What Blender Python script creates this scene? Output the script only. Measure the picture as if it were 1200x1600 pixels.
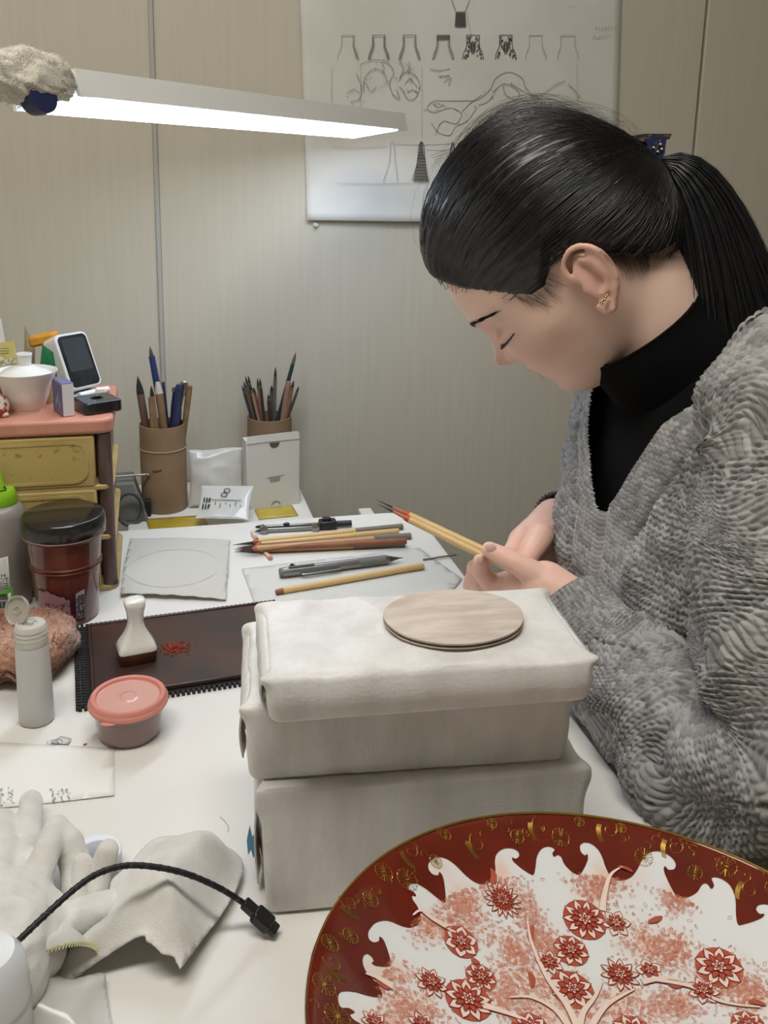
import bpy, bmesh, math, random
import numpy as np
from math import sin, cos, pi, radians, sqrt, atan2, hypot, exp
from mathutils import Vector, Matrix, noise as mnoise
from mathutils.geometry import delaunay_2d_cdt

for o in list(bpy.data.objects):
    bpy.data.objects.remove(o, do_unlink=True)
SC = bpy.context.scene
COL = SC.collection
random.seed(7); np.random.seed(7)

# ------------------------------------------------------------------ camera
PITCH, ROLL, FPX, CAMH = radians(13), radians(1.2), 1450.0, 0.48
PX0, PY0 = 600.0, 600.0
fw = Vector((0, cos(PITCH), -sin(PITCH)))
r0 = Vector((1, 0, 0)); u0 = Vector((0, sin(PITCH), cos(PITCH)))
rt = r0 * cos(ROLL) + u0 * sin(ROLL)
up = u0 * cos(ROLL) - r0 * sin(ROLL)
CAM = Vector((0, 0, CAMH))
cd = bpy.data.cameras.new('camera'); cam = bpy.data.objects.new('camera', cd); COL.objects.link(cam)
cd.sensor_fit = 'HORIZONTAL'; cd.sensor_width = 36; cd.lens = FPX / 1200 * 36
cd.shift_y = -(800 - PY0) / 1200; cd.clip_start = .02
mw = Matrix((rt, up, -fw)).transposed().to_4x4(); mw.translation = CAM
cam.matrix_world = mw
SC.camera = cam

# ------------------------------------------------------------------ world, exposure
w = bpy.data.worlds.new('world'); SC.world = w; w.use_nodes = True
w.node_tree.nodes['Background'].inputs[0].default_value = (.60, .57, .50, 1)
w.node_tree.nodes['Background'].inputs[1].default_value = .10
vs = SC.view_settings
vs.view_transform = 'Standard'; vs.look = 'None'; vs.gamma = 1; vs.use_curve_mapping = False
vs.exposure = 0.46
LAMP_E, CEIL_E = 10.0, 14.0

def ray(x, y): return fw + rt * ((x - PX0) / FPX) - up * ((y - PY0) / FPX)
def Z(x, y, z=0.0):
    d = ray(x, y); return CAM + d * ((z - CAMH) / d.z)
def Y(x, y, yy):
    d = ray(x, y); return CAM + d * (yy / d.y)
def D(x, y, dd): return CAM + ray(x, y) * dd
def proj(P):
    v = Vector(P) - CAM; d = v.dot(fw)
    return (PX0 + FPX * v.dot(rt) / d, PY0 - FPX * v.dot(up) / d, d)
YAW = radians(14)
EX = Vector((cos(YAW), sin(YAW), 0)); EY = Vector((-sin(YAW), cos(YAW), 0)); EZ = Vector((0, 0, 1))
def ST(s, t, z=0.0): return EX * s + EY * t + EZ * z

# ------------------------------------------------------------------ materials
def lin(c):
    return tuple(((v / 255) / 12.92 if v / 255 <= .04045 else ((v / 255 + .055) / 1.055) ** 2.4) for v in c) + (1,)
MC = {}
def mat(name, col, rough=.5, metal=0, col2=None, vscale=40, vpos=(.35, .65), stretch=None, bump=0, bscale=300, trans=0,
        alpha=1, sss=0, ssr=(.01, .004, .002), coat=0, emit=0, spec=.5, sheen=0, attr=None, ior=1.45, bstretch=None):
    if name in MC: return MC[name]
    m = bpy.data.materials.new(name); m.use_nodes = True; MC[name] = m
    nt = m.node_tree; N = nt.nodes; K = nt.links; b = N['Principled BSDF']
    b.inputs['Base Color'].default_value = lin(col); b.inputs['Roughness'].default_value = rough
    b.inputs['Metallic'].default_value = metal; b.inputs['Specular IOR Level'].default_value = spec
    b.inputs['IOR'].default_value = ior
    b.inputs['Transmission Weight'].default_value = trans; b.inputs['Alpha'].default_value = alpha
    if sss:
        b.inputs['Subsurface Weight'].default_value = sss; b.inputs['Subsurface Radius'].default_value = (1, .4, .25)
        b.inputs['Subsurface Scale'].default_value = ssr[0]
    if coat: b.inputs['Coat Weight'].default_value = coat; b.inputs['Coat Roughness'].default_value = .05
    if sheen: b.inputs['Sheen Weight'].default_value = sheen
    if emit:
        b.inputs['Emission Color'].default_value = lin(col); b.inputs['Emission Strength'].default_value = emit
    tc = N.new('ShaderNodeTexCoord')
    def co(st):
        if not st: return tc.outputs['Object']
        mp = N.new('ShaderNodeMapping'); mp.inputs['Scale'].default_value = st; K.new(tc.outputs['Object'], mp.inputs[0]); return mp.outputs[0]
    src = None
    if attr:
        a = N.new('ShaderNodeAttribute'); a.attribute_name = attr; src = a.outputs['Color']
    if col2:
        n = N.new('ShaderNodeTexNoise'); n.inputs['Scale'].default_value = vscale; n.inputs['Detail'].default_value = 5
        K.new(co(stretch), n.inputs['Vector'])
        r = N.new('ShaderNodeValToRGB'); r.color_ramp.elements[0].position = vpos[0]; r.color_ramp.elements[1].position = vpos[1]
        r.color_ramp.elements[0].color = lin(col); r.color_ramp.elements[1].color = lin(col2)
        K.new(n.outputs['Fac'], r.inputs[0])
        if src:
            mx = N.new('ShaderNodeMix'); mx.data_type = 'RGBA'; mx.blend_type = 'MULTIPLY'; mx.inputs[0].default_value = 1
            K.new(src, mx.inputs[6]); K.new(r.outputs[0], mx.inputs[7]); src = mx.outputs[2]
        else: src = r.outputs[0]
    if src: K.new(src, b.inputs['Base Color'])
    if bump:
        n = N.new('ShaderNodeTexNoise'); n.inputs['Scale'].default_value = bscale; n.inputs['Detail'].default_value = 4
        K.new(co(bstretch), n.inputs['Vector'])
        bp = N.new('ShaderNodeBump'); bp.inputs['Strength'].default_value = bump; bp.inputs['Distance'].default_value = .002
        K.new(n.outputs['Fac'], bp.inputs['Height']); K.new(bp.outputs[0], b.inputs['Normal'])
    return m

# ------------------------------------------------------------------ mesh helpers
def tag(o, label=None, cat=None, group=None, kind=None):
    if label: o['label'] = label
    if cat: o['category'] = cat
    if group: o['group'] = group
    if kind: o['kind'] = kind
    return o
def root(name, label, cat, loc=(0, 0, 0), yaw=0.0, group=None, rot=None):
    o = bpy.data.objects.new(name, None); COL.objects.link(o); o.empty_display_size = .02
    o.location = loc; o.rotation_euler = rot if rot else (0, 0, yaw)
    return tag(o, label, cat, group)
def link(name, me, m, parent=None):
    o = bpy.data.objects.new(name, me); COL.objects.link(o)
    if m is not None:
        for q in (m if isinstance(m, (list, tuple)) else [m]): me.materials.append(q)
    if parent: o.parent = parent
    return o
def npmesh(name, V, F, m, parent=None, smooth=True, col=None):
    me = bpy.data.meshes.new(name); V = np.asarray(V, dtype=np.float32); F = np.asarray(F, dtype=np.int32)
    k = F.shape[1]
    me.vertices.add(len(V)); me.vertices.foreach_set('co', V.ravel())
    me.loops.add(F.size); me.loops.foreach_set('vertex_index', F.ravel())
    me.polygons.add(len(F)); me.polygons.foreach_set('loop_start', np.arange(0, F.size, k, dtype=np.int32))
    me.update(calc_edges=True); me.validate()
    if smooth: me.shade_smooth()
    if col is not None:
        a = me.color_attributes.new('tint', 'FLOAT_COLOR', 'POINT')
        c = np.ones((len(V), 4), np.float32); c[:, :3] = col; a.data.foreach_set('color', c.ravel())
    return link(name, me, m, parent)
def gridfaces(nu, nv, wrapu=False):
    # index = v*nu+u
    f = []
    U = np.arange(nu if wrapu else nu - 1); W = np.arange(nv - 1)
    u, v = np.meshgrid(U, W); u2 = (u + 1) % nu
    return np.stack([v * nu + u, v * nu + u2, (v + 1) * nu + u2, (v + 1) * nu + u], -1).reshape(-1, 4)
def frame_to(axis):
    return Vector(axis).normalized().to_track_quat('Z', 'Y').to_matrix().to_4x4()
class MB:
    def __init__(s): s.v = []; s.f = []
    def add(s, vs, fs, M=None):
        n = len(s.v)
        s.v += [tuple(M @ Vector(q)) for q in vs] if M is not None else [tuple(q) for q in vs]
        s.f += [tuple(i + n for i in q) for q in fs]; return s
    def box(s, c, d, M=None, rz=0):
        x, y, z = d[0] / 2, d[1] / 2, d[2] / 2
        vs = [(a * x, b * y, e * z) for e in (-1, 1) for a, b in ((-1, -1), (1, -1), (1, 1), (-1, 1))]
        T = Matrix.Translation(c) @ Matrix.Rotation(rz, 4, 'Z')
        return s.add(vs, [(3, 2, 1, 0), (4, 5, 6, 7), (0, 1, 5, 4), (1, 2, 6, 5), (2, 3, 7, 6), (3, 0, 4, 7)], (M @ T) if M is not None else T)
    def lathe(s, prof, n=32, M=None, cap=True, sx=1, sy=1):
        vs = []; fs = []
        for r, z in prof: vs += [(r * sx * cos(2 * pi * k / n), r * sy * sin(2 * pi * k / n), z) for k in range(n)]
        for j in range(len(prof) - 1):
            for k in range(n):
                a = j * n + k; b = j * n + (k + 1) % n; fs.append((a, b, b + n, a + n))
        if cap:
            if prof[0][0] > 1e-6: fs.append(tuple(range(n - 1, -1, -1)))
            if prof[-1][0] > 1e-6: fs.append(tuple((len(prof) - 1) * n + k for k in range(n)))
        return s.add(vs, fs, M)
    def tube(s, pts, r, n=8, cap=True, M=None, flat=1.0, upv=None):
        P = [Vector(q) for q in pts]; m = len(P)
        R = r if isinstance(r, (list, tuple)) else [r] * m
        vs = []; fs = []; nrm = None
        for i in range(m):
            t = (P[min(i + 1, m - 1)] - P[max(i - 1, 0)]); t = t.normalized() if t.length > 0 else Vector((0, 0, 1))
            if nrm is None:
                a = Vector(upv) if upv else (Vector((0, 0, 1)) if abs(t.z) < .9 else Vector((1, 0, 0))); nrm = (a - t * a.dot(t)).normalized()
            else: nrm = (nrm - t * nrm.dot(t)).normalized()
            b = t.cross(nrm)
            for k in range(n):
                A = 2 * pi * k / n; vs.append(P[i] + nrm * (R[i] * flat * cos(A)) + b * (R[i] * sin(A)))
        for i in range(m - 1):
            for k in range(n):
                a = i * n + k; b2 = i * n + (k + 1) % n; fs.append((a, b2, b2 + n, a + n))
        if cap: fs.append(tuple(range(n - 1, -1, -1))); fs.append(tuple((m - 1) * n + k for k in range(n)))
        return s.add(vs, fs, M)
    def capsule(s, a, b, ra, rb, n=14, M=None):
        a = Vector(a); b = Vector(b); t = (b - a).normalized(); pts = []; rs = []
        for k in range(6):
            q = -pi / 2 + pi / 2 * (k + .35) / 6.35; pts.append(a + t * (ra * sin(q))); rs.append(ra * cos(q))
        for k in range(1, 4): pts.append(a.lerp(b, k / 4)); rs.append(ra + (rb - ra) * k / 4)
        for k in range(6):
            q = pi / 2 * k / 6.35; pts.append(b + t * (rb * sin(q))); rs.append(rb * cos(q))
        return s.tube(pts, rs, n, True, M)
    def ball(s, c, r, n=16, M=None, R=None):
        if not isinstance(r, (tuple, list)): r = (r, r, r)
        T = Matrix.Translation(c)
        if R is not None: T = T @ R
        T = T @ Matrix.Diagonal((r[0], r[1], r[2], 1))
        prof = [(max(sin(pi * j / n), 1e-4), -cos(pi * j / n)) for j in range(n + 1)]
        return s.lathe(prof, n * 2, (M @ T) if M is not None else T)
    def prism(s, poly, z0, z1, M=None):
        n = len(poly); vs = [(x, y, z0) for x, y in poly] + [(x, y, z1) for x, y in poly]
        fs = [tuple(range(n - 1, -1, -1)), tuple(range(n, 2 * n))] + [(i, (i + 1) % n, n + (i + 1) % n, n + i) for i in range(n)]
        return s.add(vs, fs, M)
    def ribbon(s, pts, w, nrm=(0, 0, 1), M=None):
        P = [Vector(q) for q in pts]; m = len(P); nr = Vector(nrm); vs = []
        for i in range(m):
            t = (P[min(i + 1, m - 1)] - P[max(i - 1, 0)]).normalized(); b = t.cross(nr)
            if b.length < 1e-6: b = Vector((1, 0, 0))
            b = b.normalized(); ww = w[i] if isinstance(w, (list, tuple)) else w
            vs += [P[i] - b * ww / 2, P[i] + b * ww / 2]
        return s.add(vs, [(2 * i, 2 * i + 1, 2 * i + 3, 2 * i + 2) for i in range(m - 1)], M)
    def build(s, name, m, parent=None, smooth=True, bevel=0, solid=0, sub=0, ang=40, seg=2, off=-1):
        me = bpy.data.meshes.new(name); me.from_pydata(s.v, [], s.f); me.update()
        if smooth:
            me.shade_smooth()
            if not sub: me.set_sharp_from_angle(angle=radians(ang))
        o = link(name, me, m, parent)
        if solid: md = o.modifiers.new('s', 'SOLIDIFY'); md.thickness = solid; md.offset = off
        if bevel:
            md = o.modifiers.new('b', 'BEVEL'); md.width = bevel; md.segments = seg; md.limit_method = 'ANGLE'; md.angle_limit = radians(35)
        if sub: md = o.modifiers.new('u', 'SUBSURF'); md.levels = sub; md.render_levels = sub
        return o
def fuse(mb, voxel, smooth=4, fac=.5):
    me = bpy.data.meshes.new('tmp'); me.from_pydata(mb.v, [], mb.f); me.update()
    o = bpy.data.objects.new('tmp', me); COL.objects.link(o)
    r = o.modifiers.new('r', 'REMESH'); r.mode = 'VOXEL'; r.voxel_size = voxel
    if smooth: q = o.modifiers.new('s', 'SMOOTH'); q.iterations = smooth; q.factor = fac
    dg = bpy.context.evaluated_depsgraph_get(); dg.update()
    me2 = bpy.data.meshes.new_from_object(o.evaluated_get(dg))
    n = len(me2.vertices); V = np.empty(n * 3, np.float32); me2.vertices.foreach_get('co', V); V = V.reshape(-1, 3)
    nl = len(me2.loops); L = np.empty(nl, np.int32); me2.loops.foreach_get('vertex_index', L)
    bpy.data.objects.remove(o); bpy.data.meshes.remove(me); bpy.data.meshes.remove(me2)
    return V, L.reshape(-1, 4)
def fnoise(P, scale, seed=0, oct=3):
    rs = np.random.RandomState(seed); out = np.zeros(len(P)); amp = 1; tot = 0
    for k in range(oct):
        for j in range(5):
            d = rs.normal(size=3); d /= np.linalg.norm(d); out += amp * np.sin((P @ d) * scale * (2 ** k) * rs.uniform(.6, 1.5) + rs.uniform(0, 6.28)) / 5
        tot += amp; amp *= .55
    return out / tot * 1.8
def inside(px, py, loops):
    ins = np.zeros(len(px), bool)
    for L in loops:
        L = np.asarray(L); n = len(L)
        for i in range(n):
            x1, y1 = L[i]; x2, y2 = L[(i + 1) % n]
            if y1 == y2: continue
            c = ((y1 > py) != (y2 > py)) & (px < (x2 - x1) * (py - y1) / (y2 - y1) + x1); ins ^= c
    return ins
def fill2d(loops, step=0):
    pts = []; ed = []
    for L in loops:
        n0 = len(pts); pts += [Vector((q[0], q[1])) for q in L]; ed += [(n0 + i, n0 + (i + 1) % len(L)) for i in range(len(L))]
    if step:
        a = np.array([(q.x, q.y) for q in pts]); lo = a.min(0); hi = a.max(0)
        gx, gy = np.meshgrid(np.arange(lo[0] + step / 2, hi[0], step), np.arange(lo[1] + step / 2, hi[1], step)); gx = gx.ravel(); gy = gy.ravel()
        k = inside(gx, gy, loops); pts += [Vector((float(x), float(y))) for x, y in zip(gx[k], gy[k])]
    v, e, f, *_ = delaunay_2d_cdt(pts, ed, [], 0, 1e-7)
    a = np.array([(q.x, q.y) for q in v]); F = np.array([list(q) for q in f if len(q) == 3])
    c = a[F].mean(1); k = inside(c[:, 0], c[:, 1], loops)
    return a, F[k]
def smoothpath(pts, n=8, closed=False):
    P = [Vector(q) for q in pts]; m = len(P); out = []
    rng = range(m if closed else m - 1)
    for i in rng:
        g = (lambda j: P[j % m]) if closed else (lambda j: P[max(0, min(m - 1, j))])
        a, b, c, d = g(i - 1), g(i), g(i + 1), g(i + 2)
        for k in range(n):
            t = k / n
            out.append(.5 * ((2 * b) + (c - a) * t + (2 * a - 5 * b + 4 * c - d) * t * t + (3 * b - a - 3 * c + d) * t ** 3))
    if not closed: out.append(P[-1])
    return out
def text_geo(body, size):
    c = bpy.data.curves.new('t', 'FONT'); c.body = body; c.size = size; c.align_x = 'CENTER'; c.align_y = 'CENTER'; c.resolution_u = 3
    o = bpy.data.objects.new('t', c); COL.objects.link(o)
    dg = bpy.context.evaluated_depsgraph_get(); dg.update()
    me = bpy.data.meshes.new_from_object(o.evaluated_get(dg))
    vs = [tuple(v.co) for v in me.vertices]; fs = [tuple(p.vertices) for p in me.polygons]
    bpy.data.objects.remove(o); bpy.data.curves.remove(c); bpy.data.meshes.remove(me)
    return vs, fs
def sstep(a, b, x):
    t = np.clip((x - a) / (b - a), 0, 1); return t * t * (3 - 2 * t)

# ------------------------------------------------------------------ room shell
FLOOR = -.72; CEIL = 1.70; WT = 1.535
M_wall = mat('wall_vinyl', (200, 194, 177), .75, col2=(196, 190, 173), vscale=120, stretch=(1, 1, .04), bump=.06, bscale=700, bstretch=(1, 1, .12))
M_floor = mat('floor_vinyl', (120, 105, 90), .6, col2=(105, 92, 80), vscale=9)
M_ceil = mat('ceiling_white', (225, 222, 212), .9)
M_joint = mat('joint_grey', (150, 147, 138), .8)
S0, S1, T0, T1 = -1.15, 2.0, -1.6, WT
rroom = (0, 0, YAW)
def struct(name, mb, m, **k):
    o = mb.build(name, m, **k); o.rotation_euler = rroom; return tag(o, kind='structure')
wb = struct('wall_back', MB().box(((S0 + S1) / 2, WT + .06, (FLOOR + CEIL) / 2), (S1 - S0, .1, CEIL - FLOOR)), M_joint, smooth=False)
def sof(px, py, t):   # room s coordinate of the pixel on the plane t
    d = ray(px, py); k = (t - CAM.dot(EY)) / d.dot(EY); return (CAM + d * k)
j1 = sof(245, 300, WT).dot(EX); j2 = sof(1096, 110, WT).dot(EX)
jj = [S0, j1 - .96, j1, j2, j2 + .95, S1]
for a, b in zip(jj[:-1], jj[1:]):
    if b - a < .02: continue
    o = MB().box(((a + b) / 2, WT + .005, (FLOOR + CEIL) / 2), (b - a - .005, .012, CEIL - FLOOR)).build('wall_panel', M_wall, wb, bevel=.0025)
jt = MB().box((j1, WT - .002, (FLOOR + CEIL) / 2), (.007, .006, CEIL - FLOOR)).build('joint_strip', mat('joint_strip', (176, 174, 168), .5), wb, bevel=.0015)
struct('floor', MB().box(((S0 + S1) / 2, (T0 + T1) / 2, FLOOR - .03), (S1 - S0 + .3, T1 - T0 + .3, .06)), M_floor, smooth=False)
struct('ceiling', MB().box(((S0 + S1) / 2, (T0 + T1) / 2, CEIL + .03), (S1 - S0 + .3, T1 - T0 + .3, .06)), M_ceil, smooth=False)
struct('wall_left', MB().box((S0 - .05, (T0 + T1) / 2, (FLOOR + CEIL) / 2), (.1, T1 - T0 + .2, CEIL - FLOOR)), M_wall, smooth=False)
struct('wall_right', MB().box((S1 + .05, (T0 + T1) / 2, (FLOOR + CEIL) / 2), (.1, T1 - T0 + .2, CEIL - FLOOR)), M_wall, smooth=False)
struct('wall_front', MB().box(((S0 + S1) / 2, T0 - .05, (FLOOR + CEIL) / 2), (S1 - S0 + .2, .1, CEIL - FLOOR)), M_wall, smooth=False)
# ceiling fitting over the room
cl = root('ceiling_light', 'long white ceiling light over the work room, out of view above', 'ceiling light', ST(-.12, .30, CEIL), YAW)
MB().box((0, 0, -.03), (1.25, .34, .06)).build('housing', mat('fitting_white', (235, 235, 230), .4), cl, bevel=.008)
MB().box((0, 0, -.066), (1.18, .28, .012)).build('diffuser', mat('ceiling_diffuser', (255, 252, 247), .5, emit=CEIL_E), cl, bevel=.004)

# ------------------------------------------------------------------ desk
DR, DB, DF, DL = .355, 1.22, .16, -1.05
M_desk = mat('desk_laminate', (224, 221, 214), .42, col2=(219, 215, 208), vscale=6, bump=.03, bscale=900, spec=.4)
M_metal = mat('grey_metal', (150, 150, 150), .4, metal=.8)
dk = root('work_desk', 'white laminate work desk covered with painting tools', 'desk', (0, 0, 0), YAW)
rc = .05; pl = [(DL, DF), (DR, DF)] + [(DR - rc + rc * cos(a), DB - rc + rc * sin(a)) for a in np.linspace(0, pi / 2, 9)] + [(DL, DB)]
MB().prism(pl, -.026, 0).build('desk_top', M_desk, dk, bevel=.0025)
for s in (DL + .06, DR - .1):
    for t in (DF + .06, DB - .1):
        MB().box((s, t, (FLOOR - .026) / 2), (.04, .04, -FLOOR - .026)).build('leg', M_metal, dk, bevel=.003)
for t in (DF + .06, DB - .1):
    MB().box(((DL + DR) / 2 - .02, t, -.05), (DR - DL - .2, .025, .045)).build('apron', M_metal, dk)

# low cabinet behind the desk, carries the pen tubes
SZ = -.04
cb = root('side_cabinet', 'low white cabinet between the desk and the wall, under the brush tubes', 'cabinet', (0, 0, 0), YAW)
a = Z(472, 772, SZ); b = Z(497, 818, SZ); sr = (a.dot(EX) + b.dot(EX)) / 2; cl0 = Z(222, 800, SZ).dot(EX)-.02
MB().box(((cl0 + sr) / 2, (DB + .012 + WT - .012) / 2, (SZ + FLOOR) / 2), (sr - cl0, WT - DB - .024, SZ - FLOOR)).build('body', mat('cabinet_white', (222, 219, 210), .5), cb, bevel=.003)
MB().box(((cl0 + sr) / 2, DB + .014, -.25), (sr - cl0 - .04, .006, .3)).build('door', M_desk, cb, bevel=.002)
# ------------------------------------------------------------------ lamp
M_lampw = mat('lamp_white', (232, 232, 228), .35)
pR = D(637, 203, 1.40); zl = pR.z; pL = Z(110, 148, zl); pB = Z(546, 221, zl)
ld = (pL - pR); ld.z = 0; Llen = ld.length; ld.normalize()         # towards the left, near end
lperp = Vector((-ld.y, ld.x, 0)); 
if lperp.dot(pB - pR) < 0: lperp = -lperp
lw = .088; LROLL = radians(-8.5)
lyaw = atan2(-ld.y, -ld.x)
lamp = root('desk_lamp', 'long white LED bar lamp glowing above the desk', 'desk lamp', pR + ld * Llen, 0, None, (LROLL, 0, lyaw))
# local: x from 0 (near end) to Llen (far end), y towards back, z up from the underside
yb = 1 if (Vector((-sin(lyaw), cos(lyaw), 0))).dot(lperp) > 0 else -1
th = .0243
def bx(x0, x1, y0, y1, z0, z1): return ((x0 + x1) / 2, yb * (y0 + y1) / 2, (z0 + z1) / 2), (abs(x1 - x0), abs(y1 - y0), abs(z1 - z0))
mb = MB()
prof = [(0, 0), (.0015, th), (lw - .0015, th), (lw, 0), (lw - .004, 0), (lw - .005, .006), (.005, .006), (.004, 0)]
vs = [(x, yb * y, z) for x in (.012, Llen) for y, z in prof]; n = len(prof)
mb.add(vs, [(i, (i + 1) % n, n + (i + 1) % n, n + i) for i in range(n)] + [tuple(range(n)), tuple(range(2 * n - 1, n - 1, -1))])
bm_ = mb.build('housing', M_lampw, lamp, ang=25)
c, d = bx(.034, Llen - .022, .0055, lw - .0055, -.0012, .006); MB().box(c, d).build('light_panel', mat('lamp_diffuser', (218, 233, 255), .5, emit=LAMP_E), lamp)
c, d = bx(Llen - .02, Llen + .0012, .004, lw - .004, .0005, .006); MB().box(c, d).build('end_cap', M_lampw, lamp)
LMi = (Matrix.Translation(pR + ld * Llen) @ Matrix.Rotation(lyaw, 4, 'Z') @ Matrix.Rotation(LROLL, 4, 'X')).inverted(); JT = Matrix.Translation(LMi @ D(60, 153, proj(pL)[2] - .022)) @ Matrix.Rotation(pi / 2, 4, 'X')
MB().lathe([(.004, -.009), (.0140, -.008), (.0148, 0), (.0140, .008), (.004, .009)], 28, JT).build('joint', mat('joint_blue', (40, 47, 84), .35), lamp)
MB().tube(smoothpath([(.02, yb * .03, .012), (-.03, yb * .03, .012), (-.12, yb * .03, .02), (-.30, yb * .03, .00), (-.42, yb * .03, -.10), (-.50, yb * .03, -.30), (-.52, yb * .03, -zl + .03)]), .009, 12).build('arm', M_lampw, lamp)
MB().box((-.52, yb * .03, -zl + .015), (.06, .08, .03)).build('clamp_base', M_lampw, lamp, bevel=.004)
# fluffy rag wrapped round the lamp's joint
def fluff_cloth():
    o = D(48, 124, proj(pL)[2] - .012)
    n, m = 90, 50; V = []
    for j in range(m):
        ph = pi * j / (m - 1)
        for i in range(n):
            a = 2 * pi * i / n; V.append((cos(a) * sin(ph), sin(a) * sin(ph), cos(ph)))
    V = np.array(V); q = np.array([.043, .026, .0250])
    V2 = np.sign(V) * np.abs(V) ** .8 * q
    nn = fnoise(V2, 160, 3, 4); n2 = fnoise(V2, 700, 5, 3)
    V2 = V2 * (1 + .13 * nn[:, None] + .05 * n2[:, None])
    lowm = (V[:, 2] < -.1) & (V[:, 0] > -.3)
    V2[:, 2] = np.where(V[:, 2] < 0, V2[:, 2] * (1 - .55 * np.exp(-((V[:, 0] - .5) / .42) ** 2)), V2[:, 2])
    F = gridfaces(n, m, True)
    ob = npmesh('lamp_rag', V2, F, mat('rag_cream', (226, 220, 204), .95, col2=(206, 199, 182), vscale=90, bump=.8, bscale=900, sheen=.4))
    ob.location = o; ob.rotation_euler = (0, radians(8), lyaw)
    tag(ob, 'fluffy cream rag wrapped around the joint of the lamp', 'rag')
    rs = random.Random(4); f = MB()
    for k in range(420):
        i = rs.randrange(len(V2)); p0 = Vector(V2[i]); d = (p0.normalized() + Vector((rs.gauss(0, .6), rs.gauss(0, .6), rs.gauss(0, .6)))).normalized()
        f.tube([p0, p0 + d * .0025, p0 + d * .004 + Vector((rs.gauss(0, .002), rs.gauss(0, .002), -.001))], [.0003, .0002, .00005], 3, False)
    f.build('fibre', MC['rag_cream'], ob)
fluff_cloth()

# ------------------------------------------------------------------ chest of small drawers
CZ = .206
cR = Z(186, 921, 0); ctr = Z(184, 606, CZ)
csR = cR.dot(EX); ctF = cR.dot(EY); ctB = ctr.dot(EY); cdp = max(.17, min(ctB - ctF, .21)); cw = .30
ch = root('drawer_chest', 'small yellowed plastic drawer chest with a salmon pink top', 'drawer chest', ST(csR, ctF), YAW)
M_yel = mat('drawer_yellow', (193, 170, 110), .45, col2=(176, 150, 90), vscale=24, bump=.04)
M_yspot = mat('drawer_front', (186, 163, 98), .45, col2=(120, 86, 40), vscale=85, vpos=(.60, .78))
M_salm = mat('chest_salmon', (202, 142, 118), .45, col2=(190, 128, 105), vscale=14)
M_slot = mat('chest_brown', (98, 76, 70), .3, col2=(80, 60, 56), vscale=20, coat=.3)
hs = [(.1265, .187), (.0665, .1245), (.006, .0645)]
# local origin: front right bottom corner; x to the left negative, y to the back
def rrect(x0, x1, y0, y1, r, n=5):
    out = []
    for cx, cy, a0 in ((x1 - r, y0 + r, -pi / 2), (x1 - r, y1 - r, 0), (x0 + r, y1 - r, pi / 2), (x0 + r, y0 + r, pi)):
        out += [(cx + r * cos(a0 + pi / 2 * k / n), cy + r * sin(a0 + pi / 2 * k / n)) for k in range(n + 1)]
    return out
MB().prism(rrect(-cw, .002, -.004, cdp, .016), .1885, CZ).build('top', M_salm, ch, bevel=.004, seg=3)
for z in (.0, .0625, .1225):
    MB().prism(rrect(-cw + .002, 0, -.001, cdp - .004, .014), z, z + .006).build('rail', M_yel, ch, bevel=.0015)
MB().box((-cw / 2, cdp / 2 + .012, .095), (cw - .012, cdp - .04, .183)).build('carcass', M_slot, ch)
for x in (-.009, -cw + .009):
    for z0, z1 in hs:
        MB().prism(rrect(x - .008, x + .008, .001, .018, .006), z0 - .001, z1 + .001).build('corner_post', M_slot, ch, bevel=.001)
for z0, z1 in hs:
    dr = MB().box((-cw / 2 - .0, .004, (z0 + z1) / 2), (cw - .038, .012, z1 - z0)).build('drawer', M_yel, ch, bevel=.003)
    def rr2(x0, x1, a0, a1, r): return [(x, y) for x, y in rrect(x0, x1, a0, a1, r, 6)]
    T = Matrix.Translation((0, -.002, 0)) @ Matrix.Rotation(pi / 2, 4, 'X')
    out = rr2(-cw + .028, -.026, z0 + .006, z1 - .006, .016); inn = rr2(-cw + .031, -.029, z0 + .009, z1 - .009, .0135)
    n = len(out); mb = MB()
    mb.add([(x, y, .0) for x, y in out] + [(x, y, .0012) for x, y in out] + [(x, y, .0012) for x, y in inn] + [(x, y, 0) for x, y in inn],
           [(i + n * k, (i + 1) % n + n * k, (i + 1) % n + n * (k + 1), i + n * (k + 1)) for k in range(3) for i in range(n)], T)
    mb.build('raised_rim', M_yel, dr, ang=60)
    MB().prism(inn, -.001, .0004, T).build('panel', M_yspot, dr)

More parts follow.
